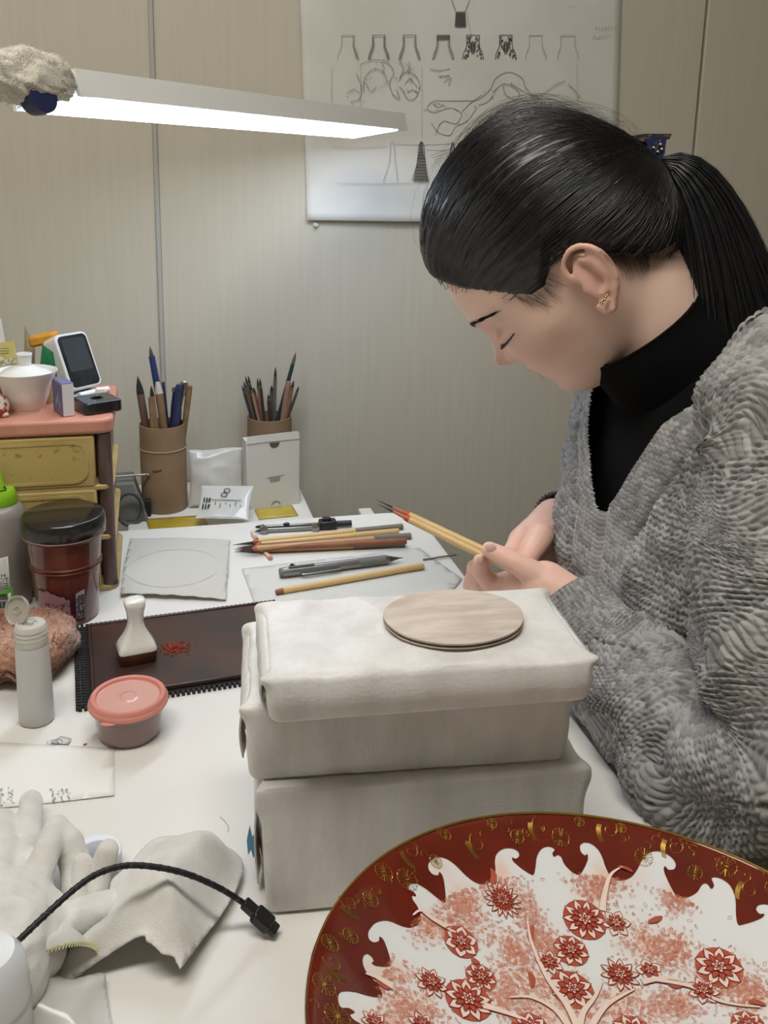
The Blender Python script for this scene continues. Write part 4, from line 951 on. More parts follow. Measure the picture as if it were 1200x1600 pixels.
rd = root('steel_rod', 'thin shiny steel rod lying on the grey case', 'rod', Y(212, 744, gc.y + .016), YAW + .06)
MB().tube([(-.05, 0, .0016), (.018, 0, .0016)], .0016, 10).build('shaft', MC['steel'], rd); MB().ball((.018, 0, .0008), .003, 10).build('tip', MC['steel'], rd)
# bracket on the wall behind the desk corner
o = MB().box((0, 0, 0), (.020, .055, .014)).build('metal_bar', mat('bracket_white', (206, 203, 192), .5), bevel=.002)
p0 = Z(556, 800, -.035); o.location = ST(p0.dot(EX) + .004, DB + .030, -.020); o.rotation_euler = rroom; tag(o, 'short white metal bar sticking out behind the back edge of the desk', 'bar')

# ------------------------------------------------------------------ painting tools on the desk
def lay(name, label, cat, p0, p1, segs, z=.0, group=None, n=14, parent_z=None):
    a = Z(p0[0], p0[1], z); b = Z(p1[0], p1[1], z); L = (b - a).length; yw = atan2((b - a).y, (b - a).x)
    o = root(name, label, cat, a, yw, group)
    for f0, f1, r0_, r1_, m, nm in segs:
        k = 4; MB().tube([((f0 + (f1 - f0) * q / k) * L, 0, max(r0_, r1_) if nm != 'bristle' else .0022) for q in range(k + 1)], [r0_ + (r1_ - r0_) * q / k for q in range(k + 1)], n).build(nm, m, o)
    return o, L
def t3(x, y): return (360 + x / 2.857, 740 + y / 2.857)
M_bam = mat('bamboo', (214, 184, 128), .45, col2=(204, 170, 112), vscale=30, stretch=(.15, 1, 1), coat=.15)
M_bam2 = mat('bamboo_dark', (196, 158, 108), .45, col2=(182, 142, 94), vscale=30, coat=.15)
M_gre = mat('sleeve_grey', (128, 122, 106), .6, col2=(116, 110, 95), vscale=20)
M_redb = mat('handle_redbrown', (148, 94, 70), .45, col2=(126, 76, 56), vscale=40)
M_fer = mat('ferrule_red', (166, 92, 66), .5)
BRL = [((10, 325), (768, 248), M_bam, M_gre, .72, 'farthest in the row'), ((30, 338), (750, 270), M_bam, M_bam, .72, 'second from the back of the row'), ((14, 345), (805, 290), M_redb, M_gre, .68, 'third of the row, grey ended'), ((40, 350), (785, 314), M_redb, M_redb, .7, 'red brown all along'), ((18, 357), (778, 326), M_bam, M_gre, .70, 'nearest of the row')]
for k, (p0, p1, m1, m2, sp_, wh_) in enumerate(BRL):
    lay('bamboo_brush', 'fine painting brush lying on the desk, ' + wh_, 'brush', t3(*p0), t3(*p1), [(0, .12, .0002, .0022, mat('bristle_red', (66, 44, 38), .7), 'bristle'), (.115, .15, .0024, .0034, M_fer, 'ferrule'), (.145, sp_, .0036, .0038, m1, 'handle'), (sp_ - .01, 1, .0041, .0041, m2, 'end_sleeve')], z=.0002 + (.0052 if k == 3 else 0), group='brushes laid in a row')
lay('bamboo_brush', 'fine brush with a slim tip on top of the laid row', 'brush', t3(22, 352), t3(640, 302), [(0, .13, .0002, .002, MC['bristle_red'], 'bristle'), (.12, .16, .0022, .003, M_fer, 'ferrule'), (.15, 1, .0032, .0034, M_bam2, 'handle')], z=.0072, group='brushes laid in a row')
for p0, p1, w_ in (((96, 270), (118, 302), 'behind'), ((155, 362), (182, 388), 'in front of')):
    o, L = lay('tip_protector', 'tiny pale pink plastic tube lying %s the laid brushes' % w_, 'plastic tube', t3(*p0), t3(*p1), [(0, .8, .0022, .0028, mat('cap_pale', (224, 190, 172), .4), 'tube')])
    MB().tube([(L * .78, 0, .0028), (L, 0, .0028)], [.0029, .0024], 12).build('rim', mat('cap_pink', (206, 150, 132), .4), o)
# compass
a = Z(397, 832, 0); b = Z(549, 824, 0); L = (b - a).length
cpz = root('drawing_compass', 'steel and black drawing compass lying closed at the back of the desk', 'compass', a, atan2((b - a).y, (b - a).x))
M_st = mat('compass_steel', (142, 142, 140), .3, metal=.85); M_bk = mat('black_plastic', (34, 34, 36), .4)
for y_, z_ in ((-.0045, .004), (.0045, .0045)):
    MB().box((L * .40, y_, z_), (L * .68, .0045, .006)).build('leg', M_st, cpz, bevel=.0012)
MB().tube([(L * .08, -.004, .0045), (L * .0, -.006, .003)], [.003, .0004], 10).build('needle_point', M_bk, cpz)
MB().tube([(L * .10, .006, .0055), (L * .02, .009, .004)], [.0032, .0014], 10).build('lead_holder', M_bk, cpz)
for x, r_ in ((.10, .0052), (.62, .0052)): MB().lathe([(.002, -.004), (r_, -.003), (r_, .003), (.002, .004)], 18, Matrix.Translation((L * x, -.007, .0056)) @ Matrix.Rotation(pi / 2, 4, 'X')).build('screw_wheel', M_st, cpz)
MB().ball((L * .33, .002, .009), (.0045, .003, .002), 8).build('stud', M_bk, cpz)
MB().prism([(L * .66, -.008), (L * .84, -.008), (L * .84, .008), (L * .80, .0095), (L * .72, .0095), (L * .66, .008)], .001, .0125).build('head_clamp', M_bk, cpz, bevel=.002)
MB().prism([(L * .69, -.0035), (L * .79, -.0035), (L * .775, .0035), (L * .70, .0035)], .0125, .0165).build('clamp_key', M_bk, cpz, bevel=.001)
MB().tube([(L * .83, 0, .0062), (L * 1.0, 0, .0062)], .0042, 14).build('handle', M_bk, cpz)
# tissue sheet, pen, bamboo stick, grey rod
M_tis = mat('tissue', (214, 212, 204), .6, col2=(220, 218, 211), vscale=12, alpha=.85)
flat('tissue_sheet', 'thin translucent tissue sheet under the grey pen', 'tissue', [(378, 890), (655, 857), (722, 905), (700, 932), (398, 944)], M_tis, z=.0008, wob=.0014)
a = Z(437, 905, 0); b = Z(629, 881, 0); L = (b - a).length
mp2 = root('multi_pen', 'grey metallic multifunction pen with a rubber grip, lying on the tissue', 'pen', a + Vector((0, 0, .0022)), atan2((b - a).y, (b - a).x))
M_pg = mat('pen_metal', (140, 140, 138), .28, metal=.7); M_pr = mat('pen_grip', (112, 114, 110), .6)
def px_(f0, f1, r0_, r1_, m, nm, k=3): return MB().tube([(L * (f0 + (f1 - f0) * q / k), 0, .0062) for q in range(k + 1)], [r0_ + (r1_ - r0_) * q / k for q in range(k + 1)], 20).build(nm, m, mp2)
px_(0, .03, .0052, .0058, M_pr, 'end_ring'); px_(.025, .62, .0058, .0060, M_pg, 'barrel'); px_(.62, .635, .0062, .0062, M_st, 'ring'); px_(.63, .85, .0062, .0060, M_pr, 'grip'); px_(.85, .88, .0060, .0046, M_pg, 'nose'); px_(.875, .965, .0045, .0012, mat('pen_tip', (88, 88, 86), .35, metal=.5), 'cone'); px_(.96, 1.0, .0009, .0004, M_bk, 'point')
MB().box((L * .17, -.002, .0128), (L * .20, .0028, .0022)).build('slider', M_pr, mp2, bevel=.0008)
MB().tube([(L * .075, 0, .0110), (L * .095, 0, .0150), (L * .12, 0, .0120)], .0016, 8).build('slider_knob', M_bk, mp2)
MB().tube(smoothpath([(L * .16, -.0058, .004), (L * .2, -.0092, .004), (L * .47, -.0085, .005)]), .0013, 8).build('clip', M_st, mp2)
lay('bamboo_stick', 'pale bamboo brush handle with brown marks, lying next to the pen', 'brush handle', (431, 930), (661, 889), [(0, .05, .0030, .0036, M_redb, 'end'), (.045, 1, .0038, .0040, M_bam, 'handle')], z=.002)
lay('thin_rod', 'thin grey rod poking out from the tissue at the right', 'rod', (661, 876), (713, 868), [(0, 1, .0012, .0012, M_gre, 'rod')], z=.0016)
# ------------------------------------------------------------------ large decorated dish
R_ = .1545; DC = Vector((.1245, .3535, .1045)); Dn = Vector((.07, .10, 1)).normalized()
PQ = Dn.to_track_quat('Z', 'Y'); PM = Matrix.Translation(DC) @ PQ.to_matrix().to_4x4(); PI_ = PM.inverted()
dish = root('porcelain_dish', 'large porcelain dish with a red and gold wave border and red flowers', 'dish', DC, 0, None, PQ.to_euler())
prof_r = np.array([0, .03, .06, .08, .10, .115, .13, .145, .1545]); prof_z = np.array([-.034, -.0335, -.0315, -.029, -.0245, -.0195, -.0135, -.006, 0])
from_r = np.linspace(0, R_, 400); fz_ = np.interp(from_r, prof_r, prof_z); kern = np.ones(41) / 41
fz_ = np.convolve(np.pad(fz_, 20, mode='edge'), kern, 'valid')
def dz(r): return np.interp(r, from_r, fz_)
nu, nv = 640, 110
rr_ = np.linspace(.0006, R_ - .0012, nv); an_ = np.arange(nu) / nu * 2 * pi
X = (rr_[:, None] * np.cos(an_)).ravel(); Yy = (rr_[:, None] * np.sin(an_)).ravel(); Zz = dz(np.hypot(X, Yy))
def PLc(px, py):
    d = ray(px, py); d = (PI_.to_3x3() @ d); o = PI_ @ CAM; t = 0; z = -.02
    for _ in range(8):
        t = (z - o.z) / d.z; p = o + d * t; z = float(dz(min(hypot(p.x, p.y), R_)))
    return p.x, p.y
def z7(x, y): return PLc(460 + x / 1.6216, 1240 + y / 1.6216)
clus = [(400, 250, 60, 75), (500, 200, 60, 60), (590, 300, 40, 70), (345, 330, 80, 50), (230, 460, 90, 45), (800, 205, 90, 45), (760, 240, 60, 60), (560, 400, 60, 60), (640, 380, 50, 50), (900, 380, 90, 60), (960, 400, 60, 50), (970, 265, 50, 40), (600, 480, 120, 70), (850, 540, 150, 60), (1150, 510, 90, 50), (960, 530, 80, 40), (300, 540, 100, 50), (540, 520, 60, 60), (440, 300, 60, 80), (700, 560, 170, 60), (1100, 470, 120, 60), (250, 590, 120, 60), (700, 640, 300, 70), (1000, 640, 300, 70)]
CL = []
for x, y, a, b in clus:
    c = z7(x, y); ex = z7(x + a, y); ey = z7(x, y + b); CL.append((c, hypot(ex[0] - c[0], ex[1] - c[1]), hypot(ey[0] - c[0], ey[1] - c[1]), atan2(ex[1] - c[1], ex[0] - c[0])))
w_ = np.zeros(len(X))
for c, ra_, rb_, th in CL:
    dx, dy = X - c[0], Yy - c[1]; u_ = (dx * cos(th) + dy * sin(th)) / ra_; v_ = (-dx * sin(th) + dy * cos(th)) / rb_; w_ = np.maximum(w_, np.exp(-(u_ * u_ + v_ * v_) * 1.5))
w_ *= np.clip(.6 + .5 * fnoise(np.c_[X, Yy, Zz], 500, 2, 3), 0, 1.2)
cw_ = np.array(lin((226, 228, 227))[:3]); co2 = np.array(lin((230, 178, 150))[:3]); ws = np.clip(w_ * .85, 0, .85)[:, None]
M_dish = mat('dish_glaze', (255, 255, 255), .08, attr='tint', coat=.4)
npmesh('dish_body', np.c_[X, Yy, Zz], gridfaces(nu, nv, True), M_dish, dish, True, cw_ * (1 - ws) + co2 * ws)
M_red = mat('enamel_red', (112, 38, 24), .1, col2=(94, 31, 20), vscale=30, coat=.5)
M_gold = mat('enamel_gold', (206, 164, 76), .3, metal=.9)
und = [(R_ - .0012, float(dz(R_ - .0012))), (R_, -.0006), (R_ + .0006, -.0020), (R_ - .0005, -.0038)] + [(float(r), float(dz(r)) - .0055) for r in np.linspace(R_ - .008, .072, 16)] + [(.070, -.045), (.066, -.045), (.064, -.038), (0, -.040)]
MB().lathe(und, 180, cap=False).build('underside', M_red, dish, ang=80)
# border with breaking-wave edge
rs = random.Random(21)
u1 = [(0, .0), (.10, .03), (.22, .16), (.31, .40), (.37, .66), (.46, .88), (.60, 1.0), (.76, .98), (.86, .86), (.86, .70), (.78, .62), (.72, .68), (.71, .56), (.78, .36), (.90, .12)]
u2 = [(0, 0), (.14, .08), (.26, .34), (.30, .62), (.36, .70), (.44, .60), (.46, .74), (.40, .92), (.50, 1.0), (.66, .95), (.80, .66), (.90, .25)]
NU = 27; loop = []
widths = [rs.uniform(.7, 1.35) for _ in range(NU)]; tot = sum(widths); acc = 0
for k in range(NU):
    u = u1 if k % 3 else u2; mir = rs.random() < .35; am = rs.uniform(.6, 1.0); base = rs.uniform(-.15, .12)
    U = [(1 - s, h) for s, h in reversed(u)] if mir else u
    if mir: U = [(0, 0)] + [q for q in U if q[0] < .985]
    for s, h in U:
        th = (acc + (s if s else 0) * widths[k]) / tot * 2 * pi; hh = h * am + base * (1 - abs(2 * s - 1)); loop.append((.1195 + .0225 * hh, -th))
    acc += widths[k]
LP = smoothpath([(r * cos(t), r * sin(t), 0) for r, t in loop], 4, True)
inner = [(q.x, q.y) for q in LP]; outer = [((R_ - .0012) * cos(a), (R_ - .0012) * sin(a)) for a in np.linspace(0, 2 * pi, 420, endpoint=False)]
def overlay(loops, step, m, nm, par, off=.00035):
    a, F = fill2d(loops, step); r = np.hypot(a[:, 0], a[:, 1]); return npmesh(nm, np.c_[a, dz(r) + off], F, m, par)
overlay([outer, inner], .0035, M_red, 'red_border', dish)
def onp(x, y, off): return Vector((x, y, float(dz(hypot(x, y))) + off))
g = MB()
def gl(pts, w=.00042, off=.0007): g.ribbon([onp(x, y, off) for x, y in pts], w, (0, 0, 1))
for k in range(64):
    th = 2 * pi * (k + rs.uniform(-.3, .3)) / 64; r = rs.uniform(.136, .1505) if k % 2 else rs.uniform(.146, .151); q = rs.uniform(.0035, .0062)
    cx, cy = r * cos(th), r * sin(th)
    if k % 3 < 2:      # chrysanthemum wheel
        q = min(q, R_ - .0018 - r)
        q = max(q, .003); n = 14; ph = rs.random()
        def lim(x, y):
            h = hypot(x, y); f = min(1, (R_ - .0015) / h); return (x * f, y * f)
        for j in range(n):
            a = 2 * pi * j / n + ph; gl([lim(cx + .25 * q * cos(a), cy + .25 * q * sin(a)), lim(cx + q * cos(a), cy + q * sin(a))], .0003)
        gl([lim(cx + q * (1 + .06 * cos(n * a)) * cos(a), cy + q * (1 + .06 * cos(n * a)) * sin(a)) for a in np.linspace(0, 2 * pi, 43)], .0003)
        g.lathe([(0, .0), (q * .22, 0)], 10, Matrix.Translation(onp(cx, cy, .0008)), cap=False)
    else:              # curling tendril and wave comb
        s = rs.choice((-1, 1)); gl([(cx + (.0012 + .0011 * t) * cos(s * t * 1.5 + th), cy + (.0012 + .0011 * t) * sin(s * t * 1.5 + th)) for t in np.linspace(0, 4, 22)], .0004)
        for j in range(5):
            a = th + .025 + .004 * j; gl([((r - .008 + .002 * i) * cos(a + .012 * sin(i * .5)), (r - .008 + .002 * i) * sin(a + .012 * sin(i * .5))) for i in range(6)], .0003)
for k in range(90):
    th = rs.uniform(0, 2 * pi); r = rs.uniform(.140, .152); a0 = rs.uniform(0, 6); gl([(r * cos(th) + .003 * cos(a0 + t) * (1 - t / 6), r * sin(th) + .003 * sin(a0 + t) * (1 - t / 6)) for t in np.linspace(0, 4, 9)], .00028)
g.build('gold_pattern', M_gold, dish, smooth=False)['kind'] = 'stuff'
gr = MB(); gr.lathe([(R_ - .0010, float(dz(R_)) + .0006), (R_ - .0005, .0004)], 240, cap=False); gr.build('gold_rim_line', M_gold, dish)
# flowers
M_pet = mat('petal_pale', (236, 214, 200), .12, coat=.4); M_pet2 = mat('petal_red', (176, 88, 70), .12, coat=.4); M_line = mat('line_red', (146, 48, 34), .15, coat=.3)
def flower(px, py, rpx, n, dark, style):
    cx, cy = z7(px, py); e = z7(px + rpx, py); R0 = hypot(e[0] - cx, e[1] - cy); ph = rs.uniform(0, 1)
    def petals(mb, n, r0, r1, wd, pointed, off):
        for j in range(n):
            a = 2 * pi * (j + ph) / n; pts = []
            for t in np.linspace(0, 1, 9):
                h = sin(pi * t ** .7) if not pointed else (sin(pi * t) * (1.1 - .5 * t)); pts.append((r0 + (r1 - r0) * t, h * wd))
            lp = [(x, y) for x, y in pts] + [(x, -y) for x, y in reversed(pts[1:-1])]
            W_ = [(cx + x * cos(a) - y * sin(a), cy + x * sin(a) + y * cos(a)) for x, y in lp]
            b = len(mb.v); mb.v += [tuple(onp(x, y, off)) for x, y in W_]; mb.f.append(tuple(range(b, b + len(W_))))
            ol.ribbon([onp(x, y, off + .0002) for x, y in W_ + W_[:1]], R0 * .045, (0, 0, 1))
    ol = MB(); f1 = MB(); f2 = MB(); f3 = MB()
    petals(f1, n, R0 * .35, R0, R0 * 1.9 / n, style == 1, .0006)
    petals(f2, n, R0 * .18, R0 * .66, R0 * 1.15 / n, style != 2, .0010)
    petals(f3, max(6, n // 2), 0, R0 * .34, R0 * .13, False, .0014)
    fo = f1.build('flower', M_pet if not dark else M_pet, dish, smooth=False)
    f2.build('inner_petals', M_pet2, fo, smooth=False); f3.build('heart', M_pet, fo, smooth=False); ol.build('outline', M_line, fo, smooth=False)
    if dark or style == 2:
        d = MB(); d.lathe([(R0 * .2, 0), (R0 * .97, 0)], 36, Matrix.Translation(onp(cx, cy, .00045)), cap=False); dd = MB()
        d.v = [tuple(onp(x, y, .00048)) for x, y, z in d.v]; d.build('ground', M_pet2, fo, smooth=False)
for q in [(527, 272, 46, 16, 0, 0), (422, 378, 42, 6, 0, 2), (347, 482, 40, 8, 0, 1), (440, 525, 58, 9, 1, 0), (472, 468, 38, 8, 1, 1), (735, 322, 55, 10, 1, 1), (815, 332, 38, 6, 0, 1), (700, 400, 44, 8, 1, 1), (645, 430, 36, 7, 0, 0), (703, 498, 56, 8, 1, 2), (825, 462, 50, 10, 0, 1), (900, 452, 36, 5, 0, 0), (1075, 443, 62, 9, 1, 2), (1035, 503, 42, 7, 0, 1), (205, 585, 34, 8, 0, 0), (325, 590, 36, 7, 0, 1), (600, 600, 50, 8, 1, 1), (860, 610, 55, 9, 1, 0), (1150, 590, 45, 8, 0, 2)]: flower(*q)
# foliage: tiny leaf outlines, red leaves, branches
fo_ = MB(); f2_ = MB()
M_fol = mat('foliage_pink', (220, 150, 124), .15, coat=.3); M_fol2 = mat('foliage_red', (200, 116, 92), .15, coat=.3)
def leaf(mb, x, y, a, l, wd):
    pts = [(x + t * l * cos(a) - s * sin(a), y + t * l * sin(a) + s * cos(a)) for t, s in ((0, 0), (.3, wd), (.65, wd * .9), (1, 0), (.65, -wd * .9), (.3, -wd), (0, 0))]
    mb.ribbon([onp(px, py, .0005) for px, py in pts], .00022, (0, 0, 1))
for k in range(5200):
    c, ra_, rb_, th = rs.choice(CL[:-2]); u_, v_ = rs.gauss(0, .52), rs.gauss(0, .52)
    x = c[0] + u_ * ra_ * cos(th) - v_ * rb_ * sin(th); y = c[1] + u_ * ra_ * sin(th) + v_ * rb_ * cos(th)
    if hypot(x, y) > .121: continue
    leaf(fo_ if k % 3 else f2_, x, y, rs.uniform(.6, 2.6), rs.uniform(.0013, .0028), rs.uniform(.0004, .0007))
for k in range(60):
    th = rs.uniform(0, 6.28); r = rs.uniform(.09, .121); leaf(fo_, r * cos(th), r * sin(th), rs.uniform(0, 6), .0032, .0008)
fo_.build('foliage', M_fol, dish, smooth=False)['kind'] = 'stuff'; f2_.build('foliage', M_fol2, dish, smooth=False)['kind'] = 'stuff'
def blade(pts, w0, m, nm, off=.0009):
    P = smoothpath([(*z7(*p), 0) for p in pts], 5); n = len(P); mb = MB()
    mb.ribbon([onp(p.x, p.y, off) for p in P], [w0 * max(.06, sin(pi * min(1, (i + .6) / n)) if w0 < .004 else 1 - i / n * .85) for i in range(n)], (0, 0, 1)); mb.build(nm, m, dish, smooth=False)
for p in ([(500, 235), (505, 212), (498, 192)], [(600, 380), (598, 355), (605, 335)], [(600, 495), (602, 472), (592, 455)], [(820, 185), (840, 188), (858, 200)], [(895, 330), (915, 322), (932, 314)], [(945, 485), (965, 490), (985, 488)], [(1150, 530), (1172, 532), (1195, 540)], [(205, 478), (225, 488), (240, 498)], [(448, 420), (457, 428), (470, 432)], [(362, 330), (380, 338), (395, 340)]): blade(p, .0036, M_pet2, 'red_leaf')
for p in ([(720, 610), (730, 560), (760, 520), (780, 480)], [(700, 600), (660, 550), (600, 520), (545, 520)], [(740, 610), (790, 540), (860, 500)], [(720, 600), (690, 540), (640, 470), (600, 380), (590, 320)], [(780, 300), (785, 260), (800, 210), (830, 185)], [(395, 345), (350, 320), (320, 300), (300, 312)], [(250, 492), (210, 470), (180, 460)], [(900, 470), (1000, 490), (1080, 530), (1180, 545)], [(880, 480), (940, 470), (990, 480)], [(480, 540), (540, 560), (620, 590)]):
    blade(p, .0046, M_line, 'branch_line', .0008); blade(p, .0041, M_pet, 'branch', .0010)
# hidden stand that carries the tilted dish
st = root('dish_stand', 'low black stand under the big red bordered dish', 'stand', (DC.x - .003, DC.y - .004, 0), 0)
MB().lathe([(0, 0), (.062, 0), (.066, .004), (.062, .010), (.040, .018), (.040, .030), (.060, .040), (.060, .0445), (0, .0445)], 48).build('turned_body', mat('lacquer_black', (30, 28, 28), .3), st)

# ------------------------------------------------------------------ gloves, cloth, cable in the left foreground
M_glove = mat('glove_cotton', (226, 223, 216), .9, col2=(214, 210, 202), vscale=60, bump=.5, bscale=1400, sheen=.3)
def glove():
    mb = MB()
    def L(x, y, z): return Z(x, y, z)
    def finger(pts, rr):
        for (p, q), (r1, r2) in zip(zip(pts[:-1], pts[1:]), zip(rr[:-1], rr[1:])): mb.capsule(L(*p), L(*q), r1, r2, 14)
    # palm
    finger([(28, 1420, .022), (15, 1470, .026), (10, 1530, .024)], [.024, .027, .024])
    finger([(60, 1440, .018), (50, 1490, .020)], [.020, .020]); finger([(-20, 1400, .02), (-20, 1500, .024)], [.024, .024])
    finger([(50, 1256, .012), (44, 1300, .018), (32, 1370, .026), (26, 1410, .026)], [.0088, .0098, .0105, .011])
    finger([(88, 1296, .034), (72, 1335, .036), (52, 1390, .030), (44, 1425, .024)], [.0088, .0095, .0105, .011])
    finger([(88, 1296, .034), (108, 1322, .028), (122, 1362, .016), (120, 1395, .010)], [.0088, .0098, .0105, .010])
    finger([(2, 1285, .016), (4, 1330, .026), (0, 1380, .028)], [.0095, .0115, .0125])
    finger([(70, 1470, .016), (110, 1442, .018), (150, 1430, .018), (190, 1420, .016)], [.013, .012, .012, .013])
    V, F = fuse(mb, .0016, 6, .6); V = V.astype(float)
    V[:, 2] += .0014 * fnoise(V, 150, 3, 3) + .0012 * np.clip(1 - np.abs(fnoise(V, 110, 8, 2)) * 2.2, 0, 1); V[:, 0] += .0008 * fnoise(V, 210, 5, 2); V[:, 2] = np.maximum(V[:, 2], .0008)
    o = root('cotton_glove', 'white cotton glove with its fingers curled up, at the left edge', 'glove', (0, 0, 0)); npmesh('glove_shell', V, F, M_glove, o)
    # open cuff with yellow overlock stitching
    c0 = L(58, 1500, .012); mb = MB(); rings = []
    for k, (px, py, z, r) in enumerate([(40, 1465, .022, .020), (48, 1490, .022, .026), (56, 1510, .020, .031), (62, 1524, .018, .033)]):
        c = L(px, py, z); ax = (L(62, 1524, .018) - L(40, 1465, .022)).normalized(); b1 = ax.cross(EZ).normalized(); b2 = b1.cross(ax)
        rings.append([c + b1 * (r * cos(a) * (1 + .06 * sin(3 * a + k))) + b2 * (r * .52 * sin(a) * (1 + .1 * sin(2 * a))) for a in np.linspace(0, 2 * pi, 48, endpoint=False)])
    n = 48; vs = [p for rg in rings for p in rg]; vs = [Vector((p.x, p.y, max(p.z, .001))) for p in vs]
    mb.add(vs, [(j * n + k, j * n + (k + 1) % n, (j + 1) * n + (k + 1) % n, (j + 1) * n + k) for j in range(3) for k in range(n)])
    mb.build('cuff', M_glove, o, solid=.0012, sub=1)
    mb = MB(); last = vs[-n:]
    for k in range(n):
        for q in range(2):
            p = last[k].lerp(last[(k + 1) % n], q / 2); mb.tube([p + Vector((0, -.001, .0008)), p + Vector((.001, .0015, .0010)), p + Vector((.0008, -.001, -.0008))], .00045, 5)
    mb.build('yellow_stitching', mat('thread_yellow', (228, 224, 176), .8), o)['kind'] = 'stuff'
glove()
def cloth_outline(pts, zf, nm, label, cat, m, seed, step=.003, amp=.002, rag=()):
    P = smoothpath([(*Z(x, y, z)[:2], z) for x, y, z in pts], 6, True)
    loop = [(p.x, p.y) for p in P]; a, F = fill2d([loop], step)
    bz = np.array([p.z for p in P]); bp = np.array(loop); V = np.zeros((len(a), 3)); V[:, :2] = a
    d = np.linalg.norm(a[:, None, :] - bp[None], axis=2); w = 1 / (d + .002) ** 3; V[:, 2] = (w * bz).sum(1) / w.sum(1)
    dm = d.min(1); V[:, 2] += zf * sstep(0, .03, dm)
    f1 = fnoise(V * [1.6, .8, 0], 60, seed, 2); f2 = 1 - np.abs(fnoise(V * [.9, 1.5, 0], 45, seed + 2, 2))
    V[:, 2] += amp * 2.2 * f1 * sstep(0, .012, dm) + amp * 2.2 * np.clip(f2 - .55, 0, 1) / .45 * sstep(0, .01, dm)
    V[:, 2] = np.maximum(V[:, 2], .0012)
    o = npmesh(nm, V, F, m); md = o.modifiers.new('s', 'SOLIDIFY'); md.thickness = .0014; md.offset = 0
    md = o.modifiers.new('u', 'SMOOTH'); md.iterations = 2
    return tag(o, label, cat)
cloth_outline([(232, 1318, .012), (262, 1306, .018), (330, 1314, .014), (372, 1336, .008), (380, 1366, .006), (352, 1422, .008), (318, 1468, .010), (286, 1512, .014), (276, 1506, .016), (270, 1494, .018), (252, 1490, .020), (240, 1478, .022), (228, 1470, .024), (224, 1462, .024), (204, 1470, .022), (160, 1500, .012), (110, 1534, .004), (84, 1528, .006), (96, 1496, .012), (140, 1452, .022), (170, 1425, .026), (172, 1380, .024), (196, 1356, .020)], .018, 'cotton_cloth', 'white cotton glove cuff spread flat with a ragged torn edge, under the black cable', 'cloth', M_glove, 5, amp=.0036)
for nm, lb_, pts in (('limp_glove_finger', 'limp grey shaded glove finger between the glove and the spread cuff', [(168, 1330, .030), (158, 1362, .018), (152, 1398, .010), (150, 1412, .006)]), ('glove_scrap', 'short loose glove finger lying below the limp one', [(128, 1352, .022), (124, 1385, .014), (122, 1412, .008)])):
    mb = MB()
    for p, q in zip(pts[:-1], pts[1:]): mb.capsule(Z(*p), Z(*q), .0078, .0085, 14)
    V, F = fuse(mb, .0014, 5); V = V.astype(float); V[:, 2] += .0008 * fnoise(V, 260, 9, 2); V[:, 2] = np.maximum(V[:, 2], .001)
    tag(npmesh(nm, V, F, M_glove), lb_, 'glove')
tr_ = root('tape_roll', 'roll of white paper tape standing behind the gloves', 'tape roll', Z(152, 1362, 0), .3)
MB().lathe([(.011, 0), (.0165, 0), (.017, .0006), (.017, .0160), (.0165, .0166), (.011, .0166), (.0105, .016), (.0105, .0006), (.011, 0)], 48, cap=False).build('roll', mat('tape_white', (222, 226, 234), .5), tr_)
# plastic bag at the bottom left
cloth_outline([(60, 1520, .006), (110, 1530, .010), (160, 1520, .006), (166, 1545, .004), (172, 1580, .003), (168, 1640, .002), (60, 1660, .002), (-40, 1640, .003), (-30, 1560, .006)], .010, 'plastic_bag', 'crumpled translucent white plastic bag at the bottom left corner', 'bag', mat('bag_film', (214, 210, 204), .25, alpha=.75, coat=.3), 15, amp=.0028)
# white round device at the corner
dv = root('white_canister', 'smooth white rounded canister cut by the bottom left corner', 'canister', Z(-10, 1640, 0), 0)
MB().lathe([(0, 0), (.020, 0), (.0215, .002), (.0215, .045), (.0195, .058), (.015, .064), (0, .066)], 48).build('body', mat('canister_white', (222, 224, 226), .3), dv)
MB().lathe([(.0216, .030), (.0222, .031), (.0222, .032), (.0216, .033)], 48, cap=False).build('seam', mat('seam_grey', (180, 182, 184), .4), dv)
# usb cable
cpts = [(-40, 1530, .050), (5, 1492, .055), (60, 1440, .060), (118, 1388, .066), (160, 1362, .066), (210, 1352, .062), (280, 1362, .052), (340, 1386, .036), (388, 1416, .018)]
CP = smoothpath([Z(*p) for p in cpts], 10)
ca = root('usb_cable', 'black braided cable arching over the white gloves, ending in a plug', 'cable', CP[-1], 0); o0 = CP[-1].copy()
mb = MB(); mb.tube([p - o0 for p in CP], .0018, 12); cbd = mb.build('cable', mat('cable_black', (24, 24, 25), .55), ca)
mb = MB(); ph = 0
for s in (0, 1):
    pts = []
    for i in range(len(CP) * 3 - 3):
        p = CP[i // 3].lerp(CP[min(i // 3 + 1, len(CP) - 1)], (i % 3) / 3); t = (CP[min(i // 3 + 1, len(CP) - 1)] - CP[i // 3]).normalized(); n1 = t.cross(EZ).normalized(); n2 = n1.cross(t); a = i * .55 * (1 if s else -1) + s * 1.6
        pts.append(p - o0 + (n1 * cos(a) + n2 * sin(a)) * .0018)
    mb.tube(pts, .0003, 4)
mb.build('braid', mat('braid_grey', (52, 52, 54), .5), cbd)
e = Z(432, 1456, .0045); e0 = CP[-1]; dd_ = (e - e0)
Tq = Matrix.Translation(Vector((0, 0, 0))) @ dd_.to_track_quat('Y', 'Z').to_matrix().to_4x4(); Ld = dd_.length
M_plug = mat('plug_black', (26, 26, 28), .35)
MB().prism(rrect(-.0032, .0032, -.004, Ld * .28, .0015), -.0030, .0030, Tq).build('strain_relief', M_plug, ca, bevel=.0008)
